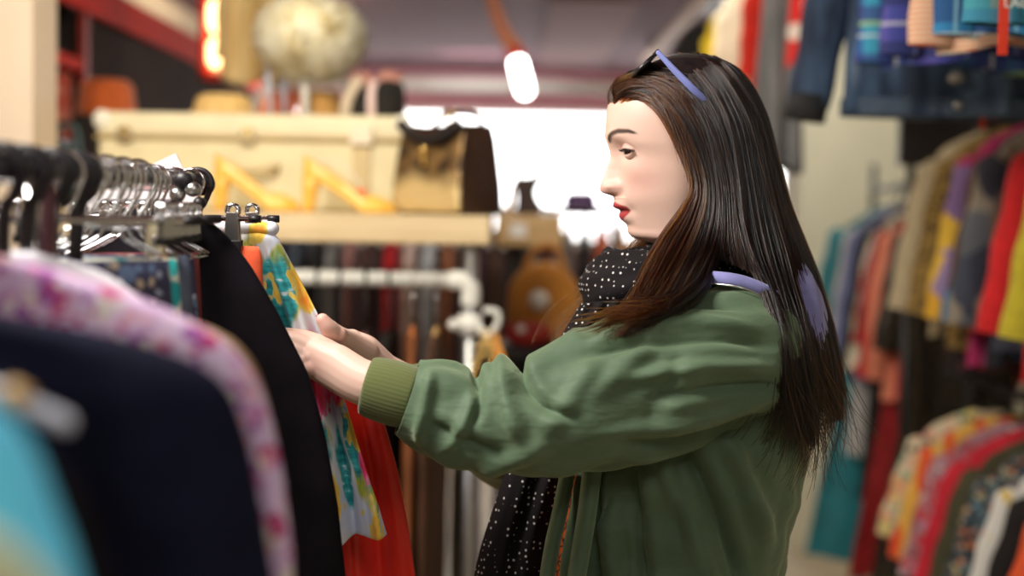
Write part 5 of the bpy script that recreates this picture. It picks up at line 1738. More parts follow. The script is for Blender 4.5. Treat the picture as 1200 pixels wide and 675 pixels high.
# ---- jacket --------------------------------------------------------------------
jm = NT('olive_jacket_cloth', .62, spec=.3)
jm.color(jm.ramp(jm.noise(jm.co(), 7, 4), [(.3, (.074, .122, .070)), (.7, (.104, .162, .094))])).sheen(.35, (.75, .9, .6))
jb = jm.noise(jm.co(), 55, 4)
jb2 = jm.n('ShaderNodeBump', {'Height': jm.noise(jm.warp(jm.co((.55, 1, 1.7)), 6, .08), 17, 3), 'Strength': .42, 'Distance': .014})
jm.bump(jb, .2, .004)
jm.t.links.new(jb2.outputs[0], [x for x in jm.t.nodes if x.type == 'BUMP' and x != jb2][-1].inputs['Normal'])
rib = NT('olive_rib_knit', .85)
rib.color((.105, .125, .035))
rib.sheen(.3)
lil = m_plain('lilac_quilt', (.23, .23, .50), .75, .15, 40, sheen=.3)


def fold_disp(V, folds, side=-1):
    """folds: (px1,py1,px2,py2,Y,amp,sigma_px[,bow])"""
    out = np.zeros(len(V))
    s = 1.55 / FPX
    for f in folds:
        a, b = pt(f[0], f[1], f[4]), pt(f[2], f[3], f[4])
        a2, b2 = a[[0, 2]], b[[0, 2]]
        d = b2 - a2
        L = np.linalg.norm(d)
        d /= L
        q = V[:, [0, 2]] - a2
        t = q @ d / L
        nrm = np.array([-d[1], d[0]])
        off = q @ nrm - (f[7] * s * 4 * t * (1 - t) if len(f) > 7 else 0)
        sg = f[6] * s
        w = smooth(t, -.12, .18) * (1 - smooth(t, .75, 1.15))
        out += 1.05 * f[5] * w * (np.exp(-(off / (sg * .72)) ** 2) - .25 * np.exp(-((off - sg * 1.2) / (sg * .9)) ** 2))
    return out


def displaced(geo, folds, noise_amp=.0015, seed=0, only=None):
    o = tmpobj(geo)
    me = o.data
    nn = len(me.vertices)
    v = np.empty(nn * 3)
    me.vertices.foreach_get('co', v)
    v = v.reshape(-1, 3)
    nr = np.empty(nn * 3)
    me.vertices.foreach_get('normal', nr)
    nr = nr.reshape(-1, 3)
    d = fold_disp(v, folds)
    if only is not None:
        d = d * only(v)
    rg = np.random.default_rng(seed)
    for k in range(5):
        dr = rg.normal(0, 1, 3)
        d = d + noise_amp * .5 * np.sin(v @ dr * (30 + 22 * k) + rg.uniform(0, 6))
    v = v + nr * d[:, None]
    f = geo[1]
    bpy.data.objects.remove(o)
    return v, f


jk = thing('jacket', None, None, (0, 0, 0))
jk.parent = person
# torso: open fronted shell
rows = [  # py (at Y=1.77), front px, back px, half width
    (322, 800, 905, .075), (335, 786, 926, .105), (350, 765, 930, .135), (372, 730, 938, .160), (400, 704, 944, .172), (440, 688, 946, .178), (500, 668, 940, .180), (560, 656, 932, .178), (620, 648, 917, .178), (675, 643, 908, .182), (800, 640, 905, .19), (960, 640, 915, .195)]
rr = np.array(rows, float)
pyy = np.concatenate([np.linspace(322, 700, 150), np.linspace(704, 960, 50)])
na = 220
dl = R(24)
rings = []
for py in pyy:
    xf_, xb = np.interp(py, rr[:, 0], rr[:, 1]), np.interp(py, rr[:, 0], rr[:, 2])
    w = np.interp(py, rr[:, 0], rr[:, 3])
    A, B = pt(xf_, py, HY), pt(xb, py, HY)
    c, a = (A + B) / 2, (B[0] - A[0]) / 2
    d_ = dl * smooth(py, 340, 420) + R(9)
    t = np.linspace(d_, 2 * PI - d_, na)
    e = .86
    x = c[0] - a * np.sign(np.cos(t)) * np.abs(np.cos(t)) ** e
    y = HY - w * np.sign(np.sin(t)) * np.abs(np.sin(t)) ** e
    # rolled front edges
    edge = np.exp(-((t - d_) / .16) ** 2) + np.exp(-((2 * PI - d_ - t) / .16) ** 2)
    x = x - .010 * edge * smooth(py, 430, 560)
    x = x + .012 * np.exp(-((t - d_ - .30) / .10) ** 2) * smooth(py, 480, 600)
    rings.append(np.stack([x, y, np.full(na, c[2])], 1))
tg_ = loft(rings, closed=False)
Yt = 1.60
tf_folds = [(800, 520, 872, 690, Yt, .022, 15, 5), (770, 525, 838, 690, Yt, -.014, 14), (850, 510, 905, 640, Yt, -.012, 16), (742, 545, 756, 690, Yt, .016, 12), (718, 548, 722, 690, Yt, -.016, 11), (690, 550, 676, 690, Yt, .011, 10), (665, 560, 655, 690, Yt, -.009, 8),
            (790, 540, 800, 640, Yt, .008, 12), (860, 560, 890, 690, Yt, .007, 16)]
tg_ = displaced(tg_, tf_folds, .002, 3, only=lambda v: smooth(v[:, 1], 1.78, 1.70) * 0 + (v[:, 1] < 1.77))
mobj('jacket_body', tg_, jm.m, jk, solid=.004)
for k_, pts_ in enumerate(([(666, 550, 1.645), (656, 600, 1.635), (647, 640, 1.63), (640, 690, 1.628), (638, 760, 1.63)], [(694, 550, 1.615), (688, 600, 1.607), (680, 650, 1.602), (674, 690, 1.60), (672, 760, 1.60)])):
    mobj('front_edge', tube(cr([pt(*q_) for q_ in pts_], 40), (.009, .011)[k_], 14, up=(1, 0, 0), r2=.018, rnd=True), jm.m, jk)
# sleeves
def sleeve(path, rpx, Ys, folds, seed, scale_dep=.92, mir=False):
    pts = np.array([pt(x, y, Y) for (x, y), Y in zip(path, Ys)])
    if mir: pts = np.array(mir)
    n_ = 190
    p = cr(pts, n_)
    xi = np.linspace(0, len(pts) - 1, n_)
    rad = np.interp(xi, range(len(rpx)), [r_ * Y / FPX for r_, Y in zip(rpx, Ys)])
    for _ in range(6):
        rad[1:-1] = (rad[:-2] + 2 * rad[1:-1] + rad[2:]) / 4
    g = tube(p, rad, 150, up=(0, 0, 1), r2=rad * scale_dep, cap=False)
    return displaced(g, folds, .0022, seed, only=(lambda v: (v[:, 1] < 1.66)) if not mir else None)


npath = [(922, 408), (905, 408), (872, 415), (790, 440), (720, 463), (650, 486), (560, 493), (505, 475), (478, 466)]
nr_ = [14, 58, 80, 88, 83, 73, 57, 54, 44]
nY = [1.645, 1.635, 1.62, 1.595, 1.575, 1.56, 1.56, 1.558, 1.556]
nf_ = [(915, 455, 760, 462, 1.55, -.010, 9, -6), (905, 432, 730, 440, 1.55, .010, 11, -8), (900, 405, 690, 412, 1.55, -.008, 8, -10), (885, 385, 700, 398, 1.55, .008, 9, -12), (870, 362, 735, 378, 1.55, -.006, 7, -8),
       (910, 490, 740, 520, 1.55, -.012, 12, 10), (900, 470, 700, 500, 1.55, .008, 12, 6), (690, 398, 620, 440, 1.5, .009, 12), (700, 425, 640, 505, 1.5, .007, 16),
       (607, 428, 668, 492, 1.48, -.016, 10, -14), (590, 425, 612, 520, 1.48, .012, 14, -6), (555, 437, 548, 505, 1.5, -.013, 10, 8), (560, 460, 520, 530, 1.5, .010, 11, 6), (526, 425, 575, 440, 1.5, .008, 10), (500, 500, 590, 535, 1.5, -.008, 12), (640, 520, 560, 560, 1.5, .010, 16), (505, 440, 490, 520, 1.52, .007, 9),
       (770, 400, 690, 470, 1.5, .005, 14), (800, 420, 760, 500, 1.5, -.005, 14)]
slv = mobj('sleeve', sleeve(npath, nr_, nY, nf_, 5), jm.m, jk, solid=.003)
fpts = [SF + np.array([.05, .0, .01]), SF + np.array([.035, .015, .005]), SF + np.array([0, .02, 0]), (SF * .6 + EF * .4), (SF * .2 + EF * .8), EF, pt(560, 502, 1.79), pt(520, 480, 1.745), pt(508, 473, 1.73)]
slf = mobj('sleeve', sleeve([(0, 0)] * 9, [14, 50, 72, 68, 60, 54, 46, 42, 38], [1.9] * 4 + [1.8] * 5, [], 9, mir=fpts), jm.m, jk, solid=.003)


def cuff(a, b, r, parent):
    p = cr([a, (a + b) / 2, b], 24)
    k = np.linspace(0, 1, 24)
    rad = r * (1 + .10 * np.sin(PI * k) ** .5 - .06 * (1 - k))
    V, Fc = tube(p, rad, 140, up=(0, 0, 1), r2=rad * .92, cap=False)
    V = np.asarray(V).reshape(24, 140, 3)
    cen = V.mean(1, keepdims=True)
    ph = np.linspace(0, 2 * PI, 140, endpoint=False)
    V = cen + (V - cen) * (1 + .012 * np.sin(ph * 46))[None, :, None]
    return mobj('cuff', (V.reshape(-1, 3), Fc), rib.m, parent, solid=.003)


cuff(pt(430, 452, 1.560), pt(484, 467, 1.556), .0318, slv)
cuff(pt(478, 455, 1.70), pt(512, 475, 1.733), .032, slf)
# lilac lined hood / collar with zip
mobj('collar', tube(cr([pt(800, 325, 1.665), pt(832, 325, 1.61), pt(872, 331, 1.595), pt(912, 350, 1.61), pt(946, 380, 1.69), pt(958, 392, HY), (pt(946, 380, 1.69)[0], 1.85, pt(946, 380, 1.69)[2]), (pt(912, 354, 1.635)[0], 1.905, pt(912, 354, 1.635)[2]), (pt(840, 330, 1.64)[0], 1.90, pt(840, 330, 1.64)[2])], 60),
                    .0075, 16, r2=.006, rnd=True), lil, jk)
hood_r = []
for k, (px, py, hx, hy) in enumerate(((890, 296, .01, .05), (899, 302, .032, .085), (910, 322, .038, .115), (920, 352, .040, .132), (928, 388, .037, .128), (933, 422, .028, .10), (932, 448, .012, .05))):
    c = pt(px, py, HY)
    hood_r.append([(c[0] + hx * math.cos(a) + .004 * math.sin(7 * a + k), c[1] + hy * math.sin(a), c[2] + .010 * math.cos(a)) for a in np.linspace(0, 2 * PI, 60, endpoint=False)])
mobj('hood', loft(hood_r), lil, jk, subsurf=1)
zp = cr([pt(742, 360, 1.635), pt(716, 373, 1.632), pt(697, 388, 1.63), pt(686, 408, 1.63), pt(680, 440, 1.635)], 90)
zt2_ = [box((0, 0, 0), (.0022, .0022, .0038)) for _ in range(0)]
zm = m_metal('zip_teeth', (.75, .73, .70), .3)
mobj('zipper', tube(zp, .0017, 8), zm, jk)
mobj('hood_zipper', tube(cr([pt(834, 332, 1.600), pt(872, 338, 1.585), pt(914, 357, 1.60)], 40), .0012, 8), zm, jk)
# turned-up front edge below the zip
mobj('front_facing', tube(cr([pt(752, 374, 1.65), pt(724, 386, 1.648), pt(705, 402, 1.645), pt(694, 430, 1.65), pt(680, 500, 1.665)], 40), .012, 12, r2=.02), jm.m, jk)

# ---- scarf
scm = NT('dotted_scarf_cloth', .8)
dv = scm.vor(scm.warp(scm.co((1, 1, 1)), 8, .006), 132, rnd=.45)
scm.color(scm.mix(scm.less(dv.outputs['Distance'], .19, .05), (.010, .008, .009), (.66, .62, .60)))
scm.b.inputs['Specular IOR Level'].default_value = .12
scf = thing('scarf', None, None, (0, 0, 0))
scf.parent = person
# the wrap round the neck
nn_ = 160
ths = np.linspace(0, 2 * PI, nn_, endpoint=False)
cen = pt(785, 326, HY)
rings = []
for t in ths:
    ct, st = math.cos(t), math.sin(t)   # t=0 front
    base_ = cen + np.array([-.078 * ct, -.080 * st, -.026 * ct + .010])
    out = np.array([-ct, -st, -.10])
    fat = 1 + .28 * max(0, ct) + .10 * math.sin(3 * t + 1)
    ring = []
    for a in np.linspace(0, 2 * PI, 44, endpoint=False):
        wr = 1 + .07 * math.sin(5 * a + 2 * t) + .05 * math.sin(9 * a - 5 * t)
        ring.append(base_ + out * (.025 * fat * wr * math.cos(a)) + np.array([0, 0, 1]) * (.036 * fat * wr * math.sin(a)))
    rings.append(ring)
rings.append(rings[0])
mobj('neck_wrap', loft(rings, cap=False), scm.m, scf)


def fall(cps, hws, Y0s, seed, thick=.012, nf=5):
    k = 90
    c = cr([pt(x, y, Y) for (x, y), Y in zip(cps, Y0s)], k)
    w = np.interp(np.linspace(0, len(hws) - 1, k), range(len(hws)), hws)
    rg = np.random.default_rng(seed)
    p1 = rg.uniform(0, 6)
    rings = []
    for i in range(k):
        ring = []
        for a in np.linspace(0, 2 * PI, 90, endpoint=False):
            x = np.sign(math.cos(a)) * abs(math.cos(a)) ** .7
            y = thick * math.sin(a) + .005 * math.sin(nf * x * 1.3 + p1 + .02 * i) * min(1, i / 15) + .0022 * math.sin(nf * 2.3 * x + p1 * 2)
            ring.append((c[i][0] + w[i] * x, c[i][1] + y - .35 * w[i] * x * 0, c[i][2] + .15 * w[i] * x))
        rings.append(ring)
    return loft(rings)


mobj('hanging_end', fall([(712, 352), (690, 392), (668, 440), (640, 520), (618, 590), (600, 660), (590, 740), (586, 800)], [.032, .034, .036, .038, .041, .044, .047, .05], [1.70, 1.69, 1.69, 1.70, 1.70, 1.70, 1.70, 1.70], 3), scm.m, scf)
mobj('hanging_end', fall([(742, 370), (722, 400), (700, 440), (676, 520), (650, 600), (640, 680), (636, 780)], [.028, .030, .034, .034, .034, .036, .04], [1.755, 1.75, 1.75, 1.76, 1.77, 1.77, 1.77], 5), scm.m, scf)
# ---- orange net top under the jacket
onm = NT('orange_net_cloth', .7)
ov = onm.vor(onm.co(), 85, 'DISTANCE_TO_EDGE')
onm.color(onm.mix(onm.less(ov.outputs['Distance'], .07, .02), (.80, .15, .02), (.015, .012, .012)))
tr_r = []
for py, xf_, xb, w in ((360, 800, 900, .09), (420, 720, 930, .14), (500, 690, 925, .15), (560, 660, 915, .14), (620, 640, 900, .14), (680, 634, 895, .145), (760, 640, 895, .15), (800, 650, 890, .15)):
    A, B = pt(xf_, py, HY), pt(xb, py, HY)
    c, a = (A + B) / 2, (B[0] - A[0]) / 2
    tr_r.append([(c[0] - a * math.cos(t), HY - w * np.sign(math.sin(t)) * abs(math.sin(t)) ** .9, c[2]) for t in np.linspace(0, 2 * PI, 64, endpoint=False)])
mobj('top', loft(tr_r), onm.m, person, subsurf=1)
# ---- jeans and shoes (below the frame)
jn = m_plain('dark_jeans', (.02, .028, .05), .85, .2, 30)
jr = []
jl = [limb([(.215, HY + sg * .085, .92), (.195, HY + sg * .095, .50), (.215, HY + sg * .10, .075)], [.105, .075, .062], 24) for sg in (-1, 1)]
hip = tube([(.215, HY, .86), (.215, HY, .93), (.215, HY, 1.0)], [.115, .12, .11], 30, up=(1, 0, 0), r2=[.17, .175, .16])
mobj('trousers', remeshed(join(hip, *jl), .008, 6), jn, person)
for sg in (-1, 1):
    y = HY + sg * .105
    so = mobj('shoe', oval([(.262, y, .050), (.22, y, .055), (.14, y, .045), (.03, y, .036)], [.045, .050, .042, .026], [.036, .040, .046, .036], (0, 0, 1)), M['blackplastic'], person)

# ---- hair ----------------------------------------------------------------------
G0 = [(716, 118, 1.760), (738, 107, 1.722), (772, 128, 1.695), (797, 172, 1.684), (812, 214, 1.676), (803, 243, 1.668), (785, 272, 1.655), (767, 306, 1.635), (752, 342, 1.60), (734, 372, 1.565), (700, 396, 1.54)]
G1 = [(717, 103, 1.772), (750, 95, 1.718), (792, 130, 1.685), (820, 186, 1.676), (827, 228, 1.668), (818, 268, 1.655), (802, 306, 1.63), (784, 340, 1.59), (764, 366, 1.55), (742, 383, 1.53), (722, 394, 1.525)]
G2 = [(737, 85, 1.776), (786, 92, 1.710), (824, 142, 1.680), (842, 200, 1.670), (846, 250, 1.660), (842, 285, 1.645), (834, 312, 1.615), (826, 330, 1.585), (814, 342, 1.56), (798, 353, 1.54), (782, 363, 1.53)]
G3 = [(774, 71, 1.776), (816, 84, 1.712), (852, 140, 1.680), (866, 204, 1.670), (872, 258, 1.655), (880, 300, 1.63), (898, 345, 1.59), (913, 400, 1.562), (921, 465, 1.565), (926, 522, 1.60), (924, 566, 1.63)]
G4 = [(800, 65, 1.776), (842, 80, 1.718), (876, 136, 1.692), (890, 200, 1.682), (902, 258, 1.672), (914, 308, 1.65), (926, 358, 1.61), (940, 420, 1.595), (950, 480, 1.61), (955, 540, 1.64), (948, 590, 1.67)]
G5 = [(824, 65, 1.776), (860, 84, 1.745), (889, 130, 1.735), (904, 182, 1.735), (919, 236, 1.735), (937, 284, 1.73), (954, 332, 1.72), (970, 392, 1.71), (981, 450, 1.70), (984, 505, 1.70), (974, 556, 1.71)]
G6 = [(836, 68, 1.78), (868, 88, 1.785), (894, 132, 1.80), (908, 186, 1.80), (922, 240, 1.80), (940, 288, 1.80), (957, 336, 1.80), (972, 396, 1.80), (980, 452, 1.80), (980, 505, 1.80), (968, 552, 1.80)]
GS = [np.array([pt(*q_) for q_ in g]) for g in (G0, G1, G2, G3, G4, G5, G6)]


def mirror(g):
    m = np.array(g)
    m[:, 1] = 2 * HY - m[:, 1]
    return m


FGS = [mirror(g) for g in GS[:6]]
# far front locks swing forward past the chin
for q_ in (0, 1):
    g = FGS[q_]
    f_ = [(742, 296, 1.84), (718, 326, 1.85), (690, 356, 1.85), (662, 386, 1.84), (648, 425, 1.83)]
    g[6:] = np.array([pt(*z) for z in f_]) + np.array([.03 * q_, .0, 0])
KP = 34
head_axis = np.array([HC.x + .0, HY, HC.z])


def dense(g):
    return cr(g, KP)


DG = [dense(g) for g in GS]
DFG = [dense(g) for g in FGS]


def interp_guides(D, s):
    i = int(min(max(s, 0), len(D) - 1.001))
    f = s - i
    f = f * f * (3 - 2 * f) * .5 + f * .5
    return D[i] * (1 - f) + D[i + 1] * f


def out_dir(p):
    ax_ = np.array([HC.x + .01, HY, HC.z])
    d = p - ax_
    d[:, 2] *= np.where(d[:, 2] > 0, 1, .0)
    return d / (np.linalg.norm(d, axis=1)[:, None] + 1e-9)


def sheet(D, s0, s1, upto, nS, inset, seed):
    rg = np.random.default_rng(seed)
    ss = np.linspace(s0, s1, nS)
    gr_ = .0022 * np.sin(ss * 31 + 1) + .0016 * np.sin(ss * 57) + .0012 * rg.normal(0, 1, nS)
    R_ = []
    for k, s in enumerate(ss):
        p = interp_guides(D, s)[:upto]
        R_.append(p - out_dir(p) * (inset - gr_[k] * np.linspace(.3, 1, upto)[:, None]))
    return loft(R_, closed=False)


hm_ = NT('dark_brown_hair_mass', .42, spec=.4)
hm_.color(hm_.ramp(hm_.noise(hm_.co((1, 1, .12)), 60, 3), [(.35, (.007, .005, .006)), (.7, (.020, .012, .011))]))
# scalp cap
cap = []
HL = tab([(66, 700), (114.5, 705), (116, 735), (119, 752), (124, 761), (146, 780), (173, 796), (190, 808), (214, 812), (232, 812), (262, 815)])
for py in np.concatenate([np.linspace(71, 80, 6), np.linspace(82, 262, 80)]):
    tt = np.linspace(0, PI, 400)
    u, v = section(py, tt, .004)
    lim = (795 - np.interp(py, *HL)) * S_
    ok = np.where(u <= lim)[0]
    t0 = tt[ok[0]] if len(ok) else 0
    t = np.linspace(t0, 2 * PI - t0, 120)
    u, v = section(py, t, .004)
    cap.append(head_to_world(u, v, np.full(120, (165 - py) * S_ + .006 * (py < 100))))
hair = mobj('hair', loft(cap, closed=False), hm_.m, person, solid=.002)
mobj('hair_fall', sheet(DG, 0.1, 2.0, 29, 60, .007, 1), hm_.m, hair, solid=.006)
mobj('hair_fall', sheet(DG, 2.0, 3.0, 19, 40, .007, 2), hm_.m, hair, solid=.006)
mobj('hair_fall', sheet(DG, 3.0, 4.0, 25, 40, .004, 3), hm_.m, hair, solid=.004)
mobj('hair_fall', sheet(DG, 4.0, 4.5, 19, 24, .006, 31), hm_.m, hair, solid=.004)
mobj('hair_fall', sheet(DG, 4.5, 6.0, 25, 50, .006, 32), hm_.m, hair, solid=.005)
mobj('hair_fall', sheet(DFG, 2.0, 5.0, 28, 70, .007, 4), hm_.m, hair, solid=.006)
mobj('hair_fall', sheet(DFG, 0.1, 2.0, 20, 40, .007, 5), hm_.m, hair, solid=.006)


def strands(D, s0, s1, cnt, seed, jit=.0045, trim=(.86, 1.0), curl=0.0, upto=1.0, wild=0.0):
    rg = np.random.default_rng(seed)
    ncl = max(6, int(cnt / 26))
    cls = rg.uniform(s0, s1, ncl)
    clo = rg.normal(0, 1, (ncl, 4))
    out = []
    for k in range(cnt):
        ci = rg.integers(ncl)
        s = np.clip(cls[ci] + rg.normal(0, .035), s0, s1)
        p = interp_guides(D, s)
        e = upto * rg.uniform(*trim)
        idx = np.linspace(0, (KP - 1) * e, 30)
        i0 = np.minimum(idx.astype(int), KP - 2)
        p = p[i0] + (p[i0 + 1] - p[i0]) * (idx - i0)[:, None]
        t = np.linspace(0, 1, 30)
        o = out_dir(p)
        lat = np.cross(np.gradient(p, axis=0), o)
        lat /= np.linalg.norm(lat, axis=1)[:, None] + 1e-9
        c4 = clo[ci]
        amp = .25 + .75 * t
        off = jit * (.5 * c4[0] + .6 * rg.normal()) - .001
        p = p + o * (off * amp[:, None] if False else (off * amp)[:, None])
        p = p + lat * ((jit * (.9 * c4[1] * np.sin(t * 5 + c4[2] * 3) + .5 * rg.normal()) * amp))[:, None]
        if wild:
            p = p + o * (np.abs(rg.normal()) * wild * t ** 1.5)[:, None] + lat * (rg.normal() * wild * t ** 1.5)[:, None]
        if curl:
            ce = np.clip((t - .72) / .28, 0, 1) ** 2
            p[:, 0] += curl * ce * (rg.normal() * .9 - .6)
            p[:, 2] += curl * ce * abs(rg.normal()) * .5
            p[:, 1] += curl * ce * rg.normal() * .4
        out.append(p)
    return np.array(out)


def hair_curves(name, P_, mat, rad=.00062):
    k, m, _ = P_.shape
    hc = bpy.data.hair_curves.new(name)
    hc.add_curves([m] * k)
    hc.attributes['position'].data.foreach_set('vector', P_.astype(np.float32).ravel())
    ra = hc.attributes.get('radius') or hc.attributes.new('radius', 'FLOAT', 'POINT')
    prof = rad * (1 - .75 * np.linspace(0, 1, m) ** 3)
    ra.data.foreach_set('value', np.tile(prof, k).astype(np.float32))
    o = bpy.data.objects.new(name, hc)
    COL.objects.link(o)
    hc.materials.append(mat)
    o.parent = hair
    return o


def hair_mat(name, mel, red, rough=.28, rc=.35):
    m = bpy.data.materials.new(name)
    m.use_nodes = True
    t = m.node_tree
    t.nodes.clear()
    o = t.nodes.new('ShaderNodeOutputMaterial')
    h = t.nodes.new('ShaderNodeBsdfHairPrincipled')
    h.parametrization = 'MELANIN'
    h.inputs['Melanin'].default_value = mel
    h.inputs['Melanin Redness'].default_value = red
    h.inputs['Roughness'].default_value = rough
    h.inputs['Radial Roughness'].default_value = .35
    if 'Random Color' in h.inputs: h.inputs['Random Color'].default_value = rc
    t.links.new(h.outputs[0], o.inputs[0])
    return m


HM1, HM2, HM3 = hair_mat('brown_hair', .87, .5), hair_mat('auburn_hair', .70, .7), hair_mat('dark_hair', .965, .12)
hair_curves('hair_strands', np.concatenate([strands(DG, 0.0, 1.2, 1500, 1), strands(DG, .0, .5, 300, 11, wild=.006), strands(DG, .0, 1.6, 260, 12, trim=(.93, 1.0), curl=.02, wild=.004)]), HM2)
FR = [[(714, 123, 1.80), (714, 108, 1.79), (726, 93, 1.775), (752, 84, 1.745), (786, 88, 1.715), (818, 112, 1.698), (838, 150, 1.690)],
      [(714, 122, 1.765), (717, 109, 1.756), (733, 97, 1.736), (760, 94, 1.712), (791, 108, 1.694), (817, 139, 1.684), (832, 178, 1.680)],
      [(721, 121, 1.74), (727, 111, 1.729), (745, 105, 1.713), (769, 112, 1.697), (794, 138, 1.686), (812, 172, 1.681), (822, 205, 1.678)],
      [(735, 119, 1.722), (748, 115, 1.712), (767, 122, 1.699), (786, 144, 1.689), (802, 176, 1.683), (812, 205, 1.679), (815, 228, 1.676)]]
DFR = [cr(np.array([pt(*q_) for q_ in g]), KP) for g in FR]
DFR2 = [mirror(g) for g in DFR]
hair_curves('hair_strands', strands(DFR, 0, 3, 1500, 21, jit=.003, trim=(.8, 1)), HM1)
hair_curves('hair_strands', np.concatenate([strands(DFR, .3, 3, 500, 22, jit=.004, trim=(.6, 1), wild=.004), strands(DFR2, 0, 3, 700, 23, jit=.003)]), HM2)
hair_curves('hair_strands', np.concatenate([strands(DG, 1.0, 2.1, 1700, 2), strands(DG, 2.0, 3.0, 1300, 3, upto=.56, trim=(.88, 1))]), HM1)
hair_curves('hair_strands', np.concatenate([strands(DG, 2.95, 4.02, 1900, 4, trim=(.72, .88)), strands(DG, 4.5, 6.0, 2300, 41, trim=(.72, .88)), strands(DG, 3.9, 4.65, 800, 42, upto=.85, trim=(.75, 1.0), jit=.006), strands(DG, 3.0, 5.8, 380, 5, trim=(.88, 1.0), curl=.035, wild=.006)]), HM3)
hair_curves('hair_strands', np.concatenate([strands(DFG, 2.0, 5.0, 1500, 6, trim=(.74, .97)), strands(DFG, .6, 2.0, 600, 7, upto=.6)]), HM3)
hair_curves('hair_strands', np.concatenate([strands(DFG, 0.0, 1.0, 260, 8, trim=(.7, 1.0), wild=.012), strands(DFG, 0, .5, 40, 9, wild=.03)]), HM2, .00034)

# ---- sunglasses pushed up on the hair
sg_ = thing('sunglasses', 'dark sunglasses with lavender blue arms pushed up on the woman\'s hair', 'sunglasses', pt(758, 78, HY))
fm_ = m_plain('black_acetate', (.015, .013, .016), .2, .1, 20, spec=.6, bump=0)
lm = m_plain('lavender_acetate', (.24, .28, .66), .3, .05, 20, spec=.5, bump=0)
lens = NT('dark_lens', .06, spec=.7)
lens.color((.012, .011, .012))
hp, lp_ = pt(771, 60, 1.682), pt(744, 86, 1.682)
d1 = (lp_ - hp) / np.linalg.norm(lp_ - hp)
for sg in (-1, 1):
    cy = HY + sg * .036
    c0 = np.array([hp[0], cy, hp[2]]) + d1 * .0185
    pts = []
    for a in np.linspace(0, 2 * PI, 41):
        cx_, sx_ = math.cos(a), math.sin(a)
        pts.append(c0 + d1 * (.0175 * np.sign(sx_) * abs(sx_) ** .75) + np.array([0, 1, 0]) * (.029 * np.sign(cx_) * abs(cx_) ** .75))
    pts = np.array(pts)
    fr2 = mobj('frame_rim', tube(pts, .0024, 10), fm_, sg_, world=True)
    nrm = np.cross(d1, [0, 1, 0])
    rg_ = [pts[:-1] * (1 - q_) + c0 * q_ + nrm * .003 * math.sin(q_ * PI / 2) for q_ in (.03, .4, .75, .99)]
    rg2 = [r_ + nrm * .0016 for r_ in rg_[::-1]]
    mobj('lens', loft(rg_ + rg2), lens.m, sg_, world=True)
    e0 = np.array([hp[0], HY + sg * .070, hp[2]]) if sg > 0 else np.array([hp[0], 1.684, hp[2]])
    yy = HY + sg * (HY - 1.683)
    tp = [(pt(771, 61, 1.683)), (pt(792, 84, 1.681)), (pt(815, 107, 1.682)), (pt(838, 128, 1.694)), (pt(858, 150, 1.706))]
    tp = np.array([[p_[0], p_[1] if sg < 0 else 2 * HY - p_[1], p_[2]] for p_ in tp])
    k_ = cr(tp, 30)
    mobj('temple_arm', tube(k_, np.interp(np.linspace(0, 1, 30), [0, .3, .5, .8, 1], [.0028, .0042, .0044, .0028, .0022]), 12, up=(.7, 0, .7), r2=.0016, rnd=True), lm, sg_, world=True)
mobj('bridge', tube(cr([np.array([hp[0], HY - .010, hp[2]]) + d1 * .012, np.array([hp[0], HY, hp[2]]) + d1 * .008, np.array([hp[0], HY + .010, hp[2]]) + d1 * .012], 12), .0022, 8), fm_, sg_, world=True)
mobj('brow_bar', tube([np.array([hp[0], 1.684, hp[2]]), np.array([hp[0], 2 * HY - 1.684, hp[2]])], .0026, 10), fm_, sg_, world=True)
# ================================================================= LIGHT + CAMERA
w = bpy.data.worlds.new('World')
SC.world = w
w.use_nodes = True
bg = w.node_tree.nodes['Background']
bg.inputs[0].default_value = (1.0, .985, .98, 1)
bg.inputs[1].default_value = 6.0


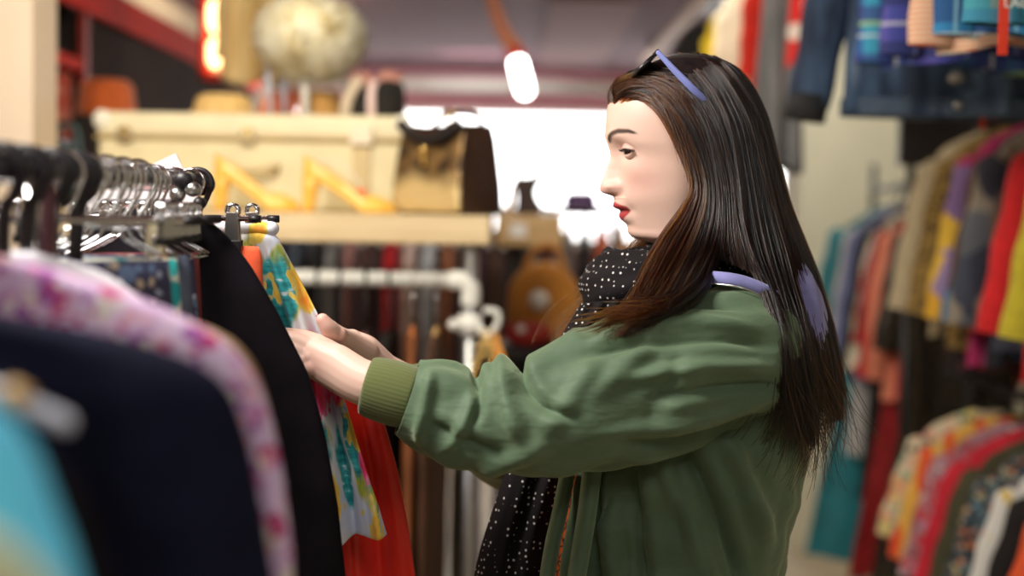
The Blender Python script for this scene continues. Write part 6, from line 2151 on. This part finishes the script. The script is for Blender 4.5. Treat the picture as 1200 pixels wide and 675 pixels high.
def area(name, loc, target, size, power, col=(1, .93, .82), sy=None, spread=None):
    l = bpy.data.lights.new(name, 'AREA')
    l.energy = power
    l.color = col
    l.shape = 'RECTANGLE'
    l.size = size
    l.size_y = sy or size
    if spread: l.spread = R(spread)
    o = bpy.data.objects.new(name, l)
    o.location = loc
    o.rotation_euler = (Vector(target) - Vector(loc)).to_track_quat('-Z', 'Y').to_euler()
    COL.objects.link(o)
    return o


area('key_light_front', (-.72, 1.2, 2.40), (.05, 1.68, 1.4), .6, 54, (1, .95, .88))  # added key for the light from upper left, no fixture in view
area('fill_light_aisle', (.30, .10, 2.38), (.2, 1.6, 1.1), .7, 10, (1, .95, .90))  # added fill above the lens, brightens jacket and skirt
area('fill_light_shelf', (-.50, 2.30, 2.40), (-.50, 3.2, 1.5), .5, 22, (1, .88, .66))  # added warm lamp out of view, lifts suitcase, shelf and white pipe
area('fill_light_middle', (.3, 4.6, 2.42), (.3, 4.6, 0), .7, 12, (1, .90, .75))  # added fill over the middle racks, no lamp known there
area('fill_light_right', (.35, 3.2, 2.42), (1.3, 3.6, 1.2), .6, 5, (1, .90, .74))  # added weak fill toward the right racks, not a known lamp
area('fill_light_header', (-.2, 8.7, 2.40), (-.2, 10, 2.28), .5, 7, (1, .95, .92), sy=.3)  # added to brighten the pink header and trunking pipe
area('fill_light_far', (0, 8.2, 2.40), (0, 8.2, 0), 1.2, 14, (1, .93, .85))  # added fill under the far ceiling, stands for no fixture

area('fill_light_left', (-.85, 6.2, 2.42), (-1.6, 7.0, 2.2), .4, 12, (1, .82, .58))  # added warm lamp aimed at the left wall to lift it
area('fill_light_partition', (1.25, 5.55, 2.42), (1.45, 6.3, 1.2), .5, 11, (1, .95, .82))  # added to lighten the cream partition, no such lamp known
cam = bpy.data.cameras.new('camera')
cam.lens = 50
cam.sensor_width = 36
cam.clip_start = .05
cam.dof.use_dof = True
cam.dof.focus_distance = 1.635
cam.dof.aperture_fstop = 1.9
co = bpy.data.objects.new('camera', cam)
co.matrix_world = Matrix.Translation(CAMLOC) @ CAMROT.to_4x4()
COL.objects.link(co)
SC.camera = co
vs = SC.view_settings
vs.view_transform = 'Standard'
vs.look = 'None'
vs.gamma = 1
vs.use_curve_mapping = False
vs.exposure = 0.0
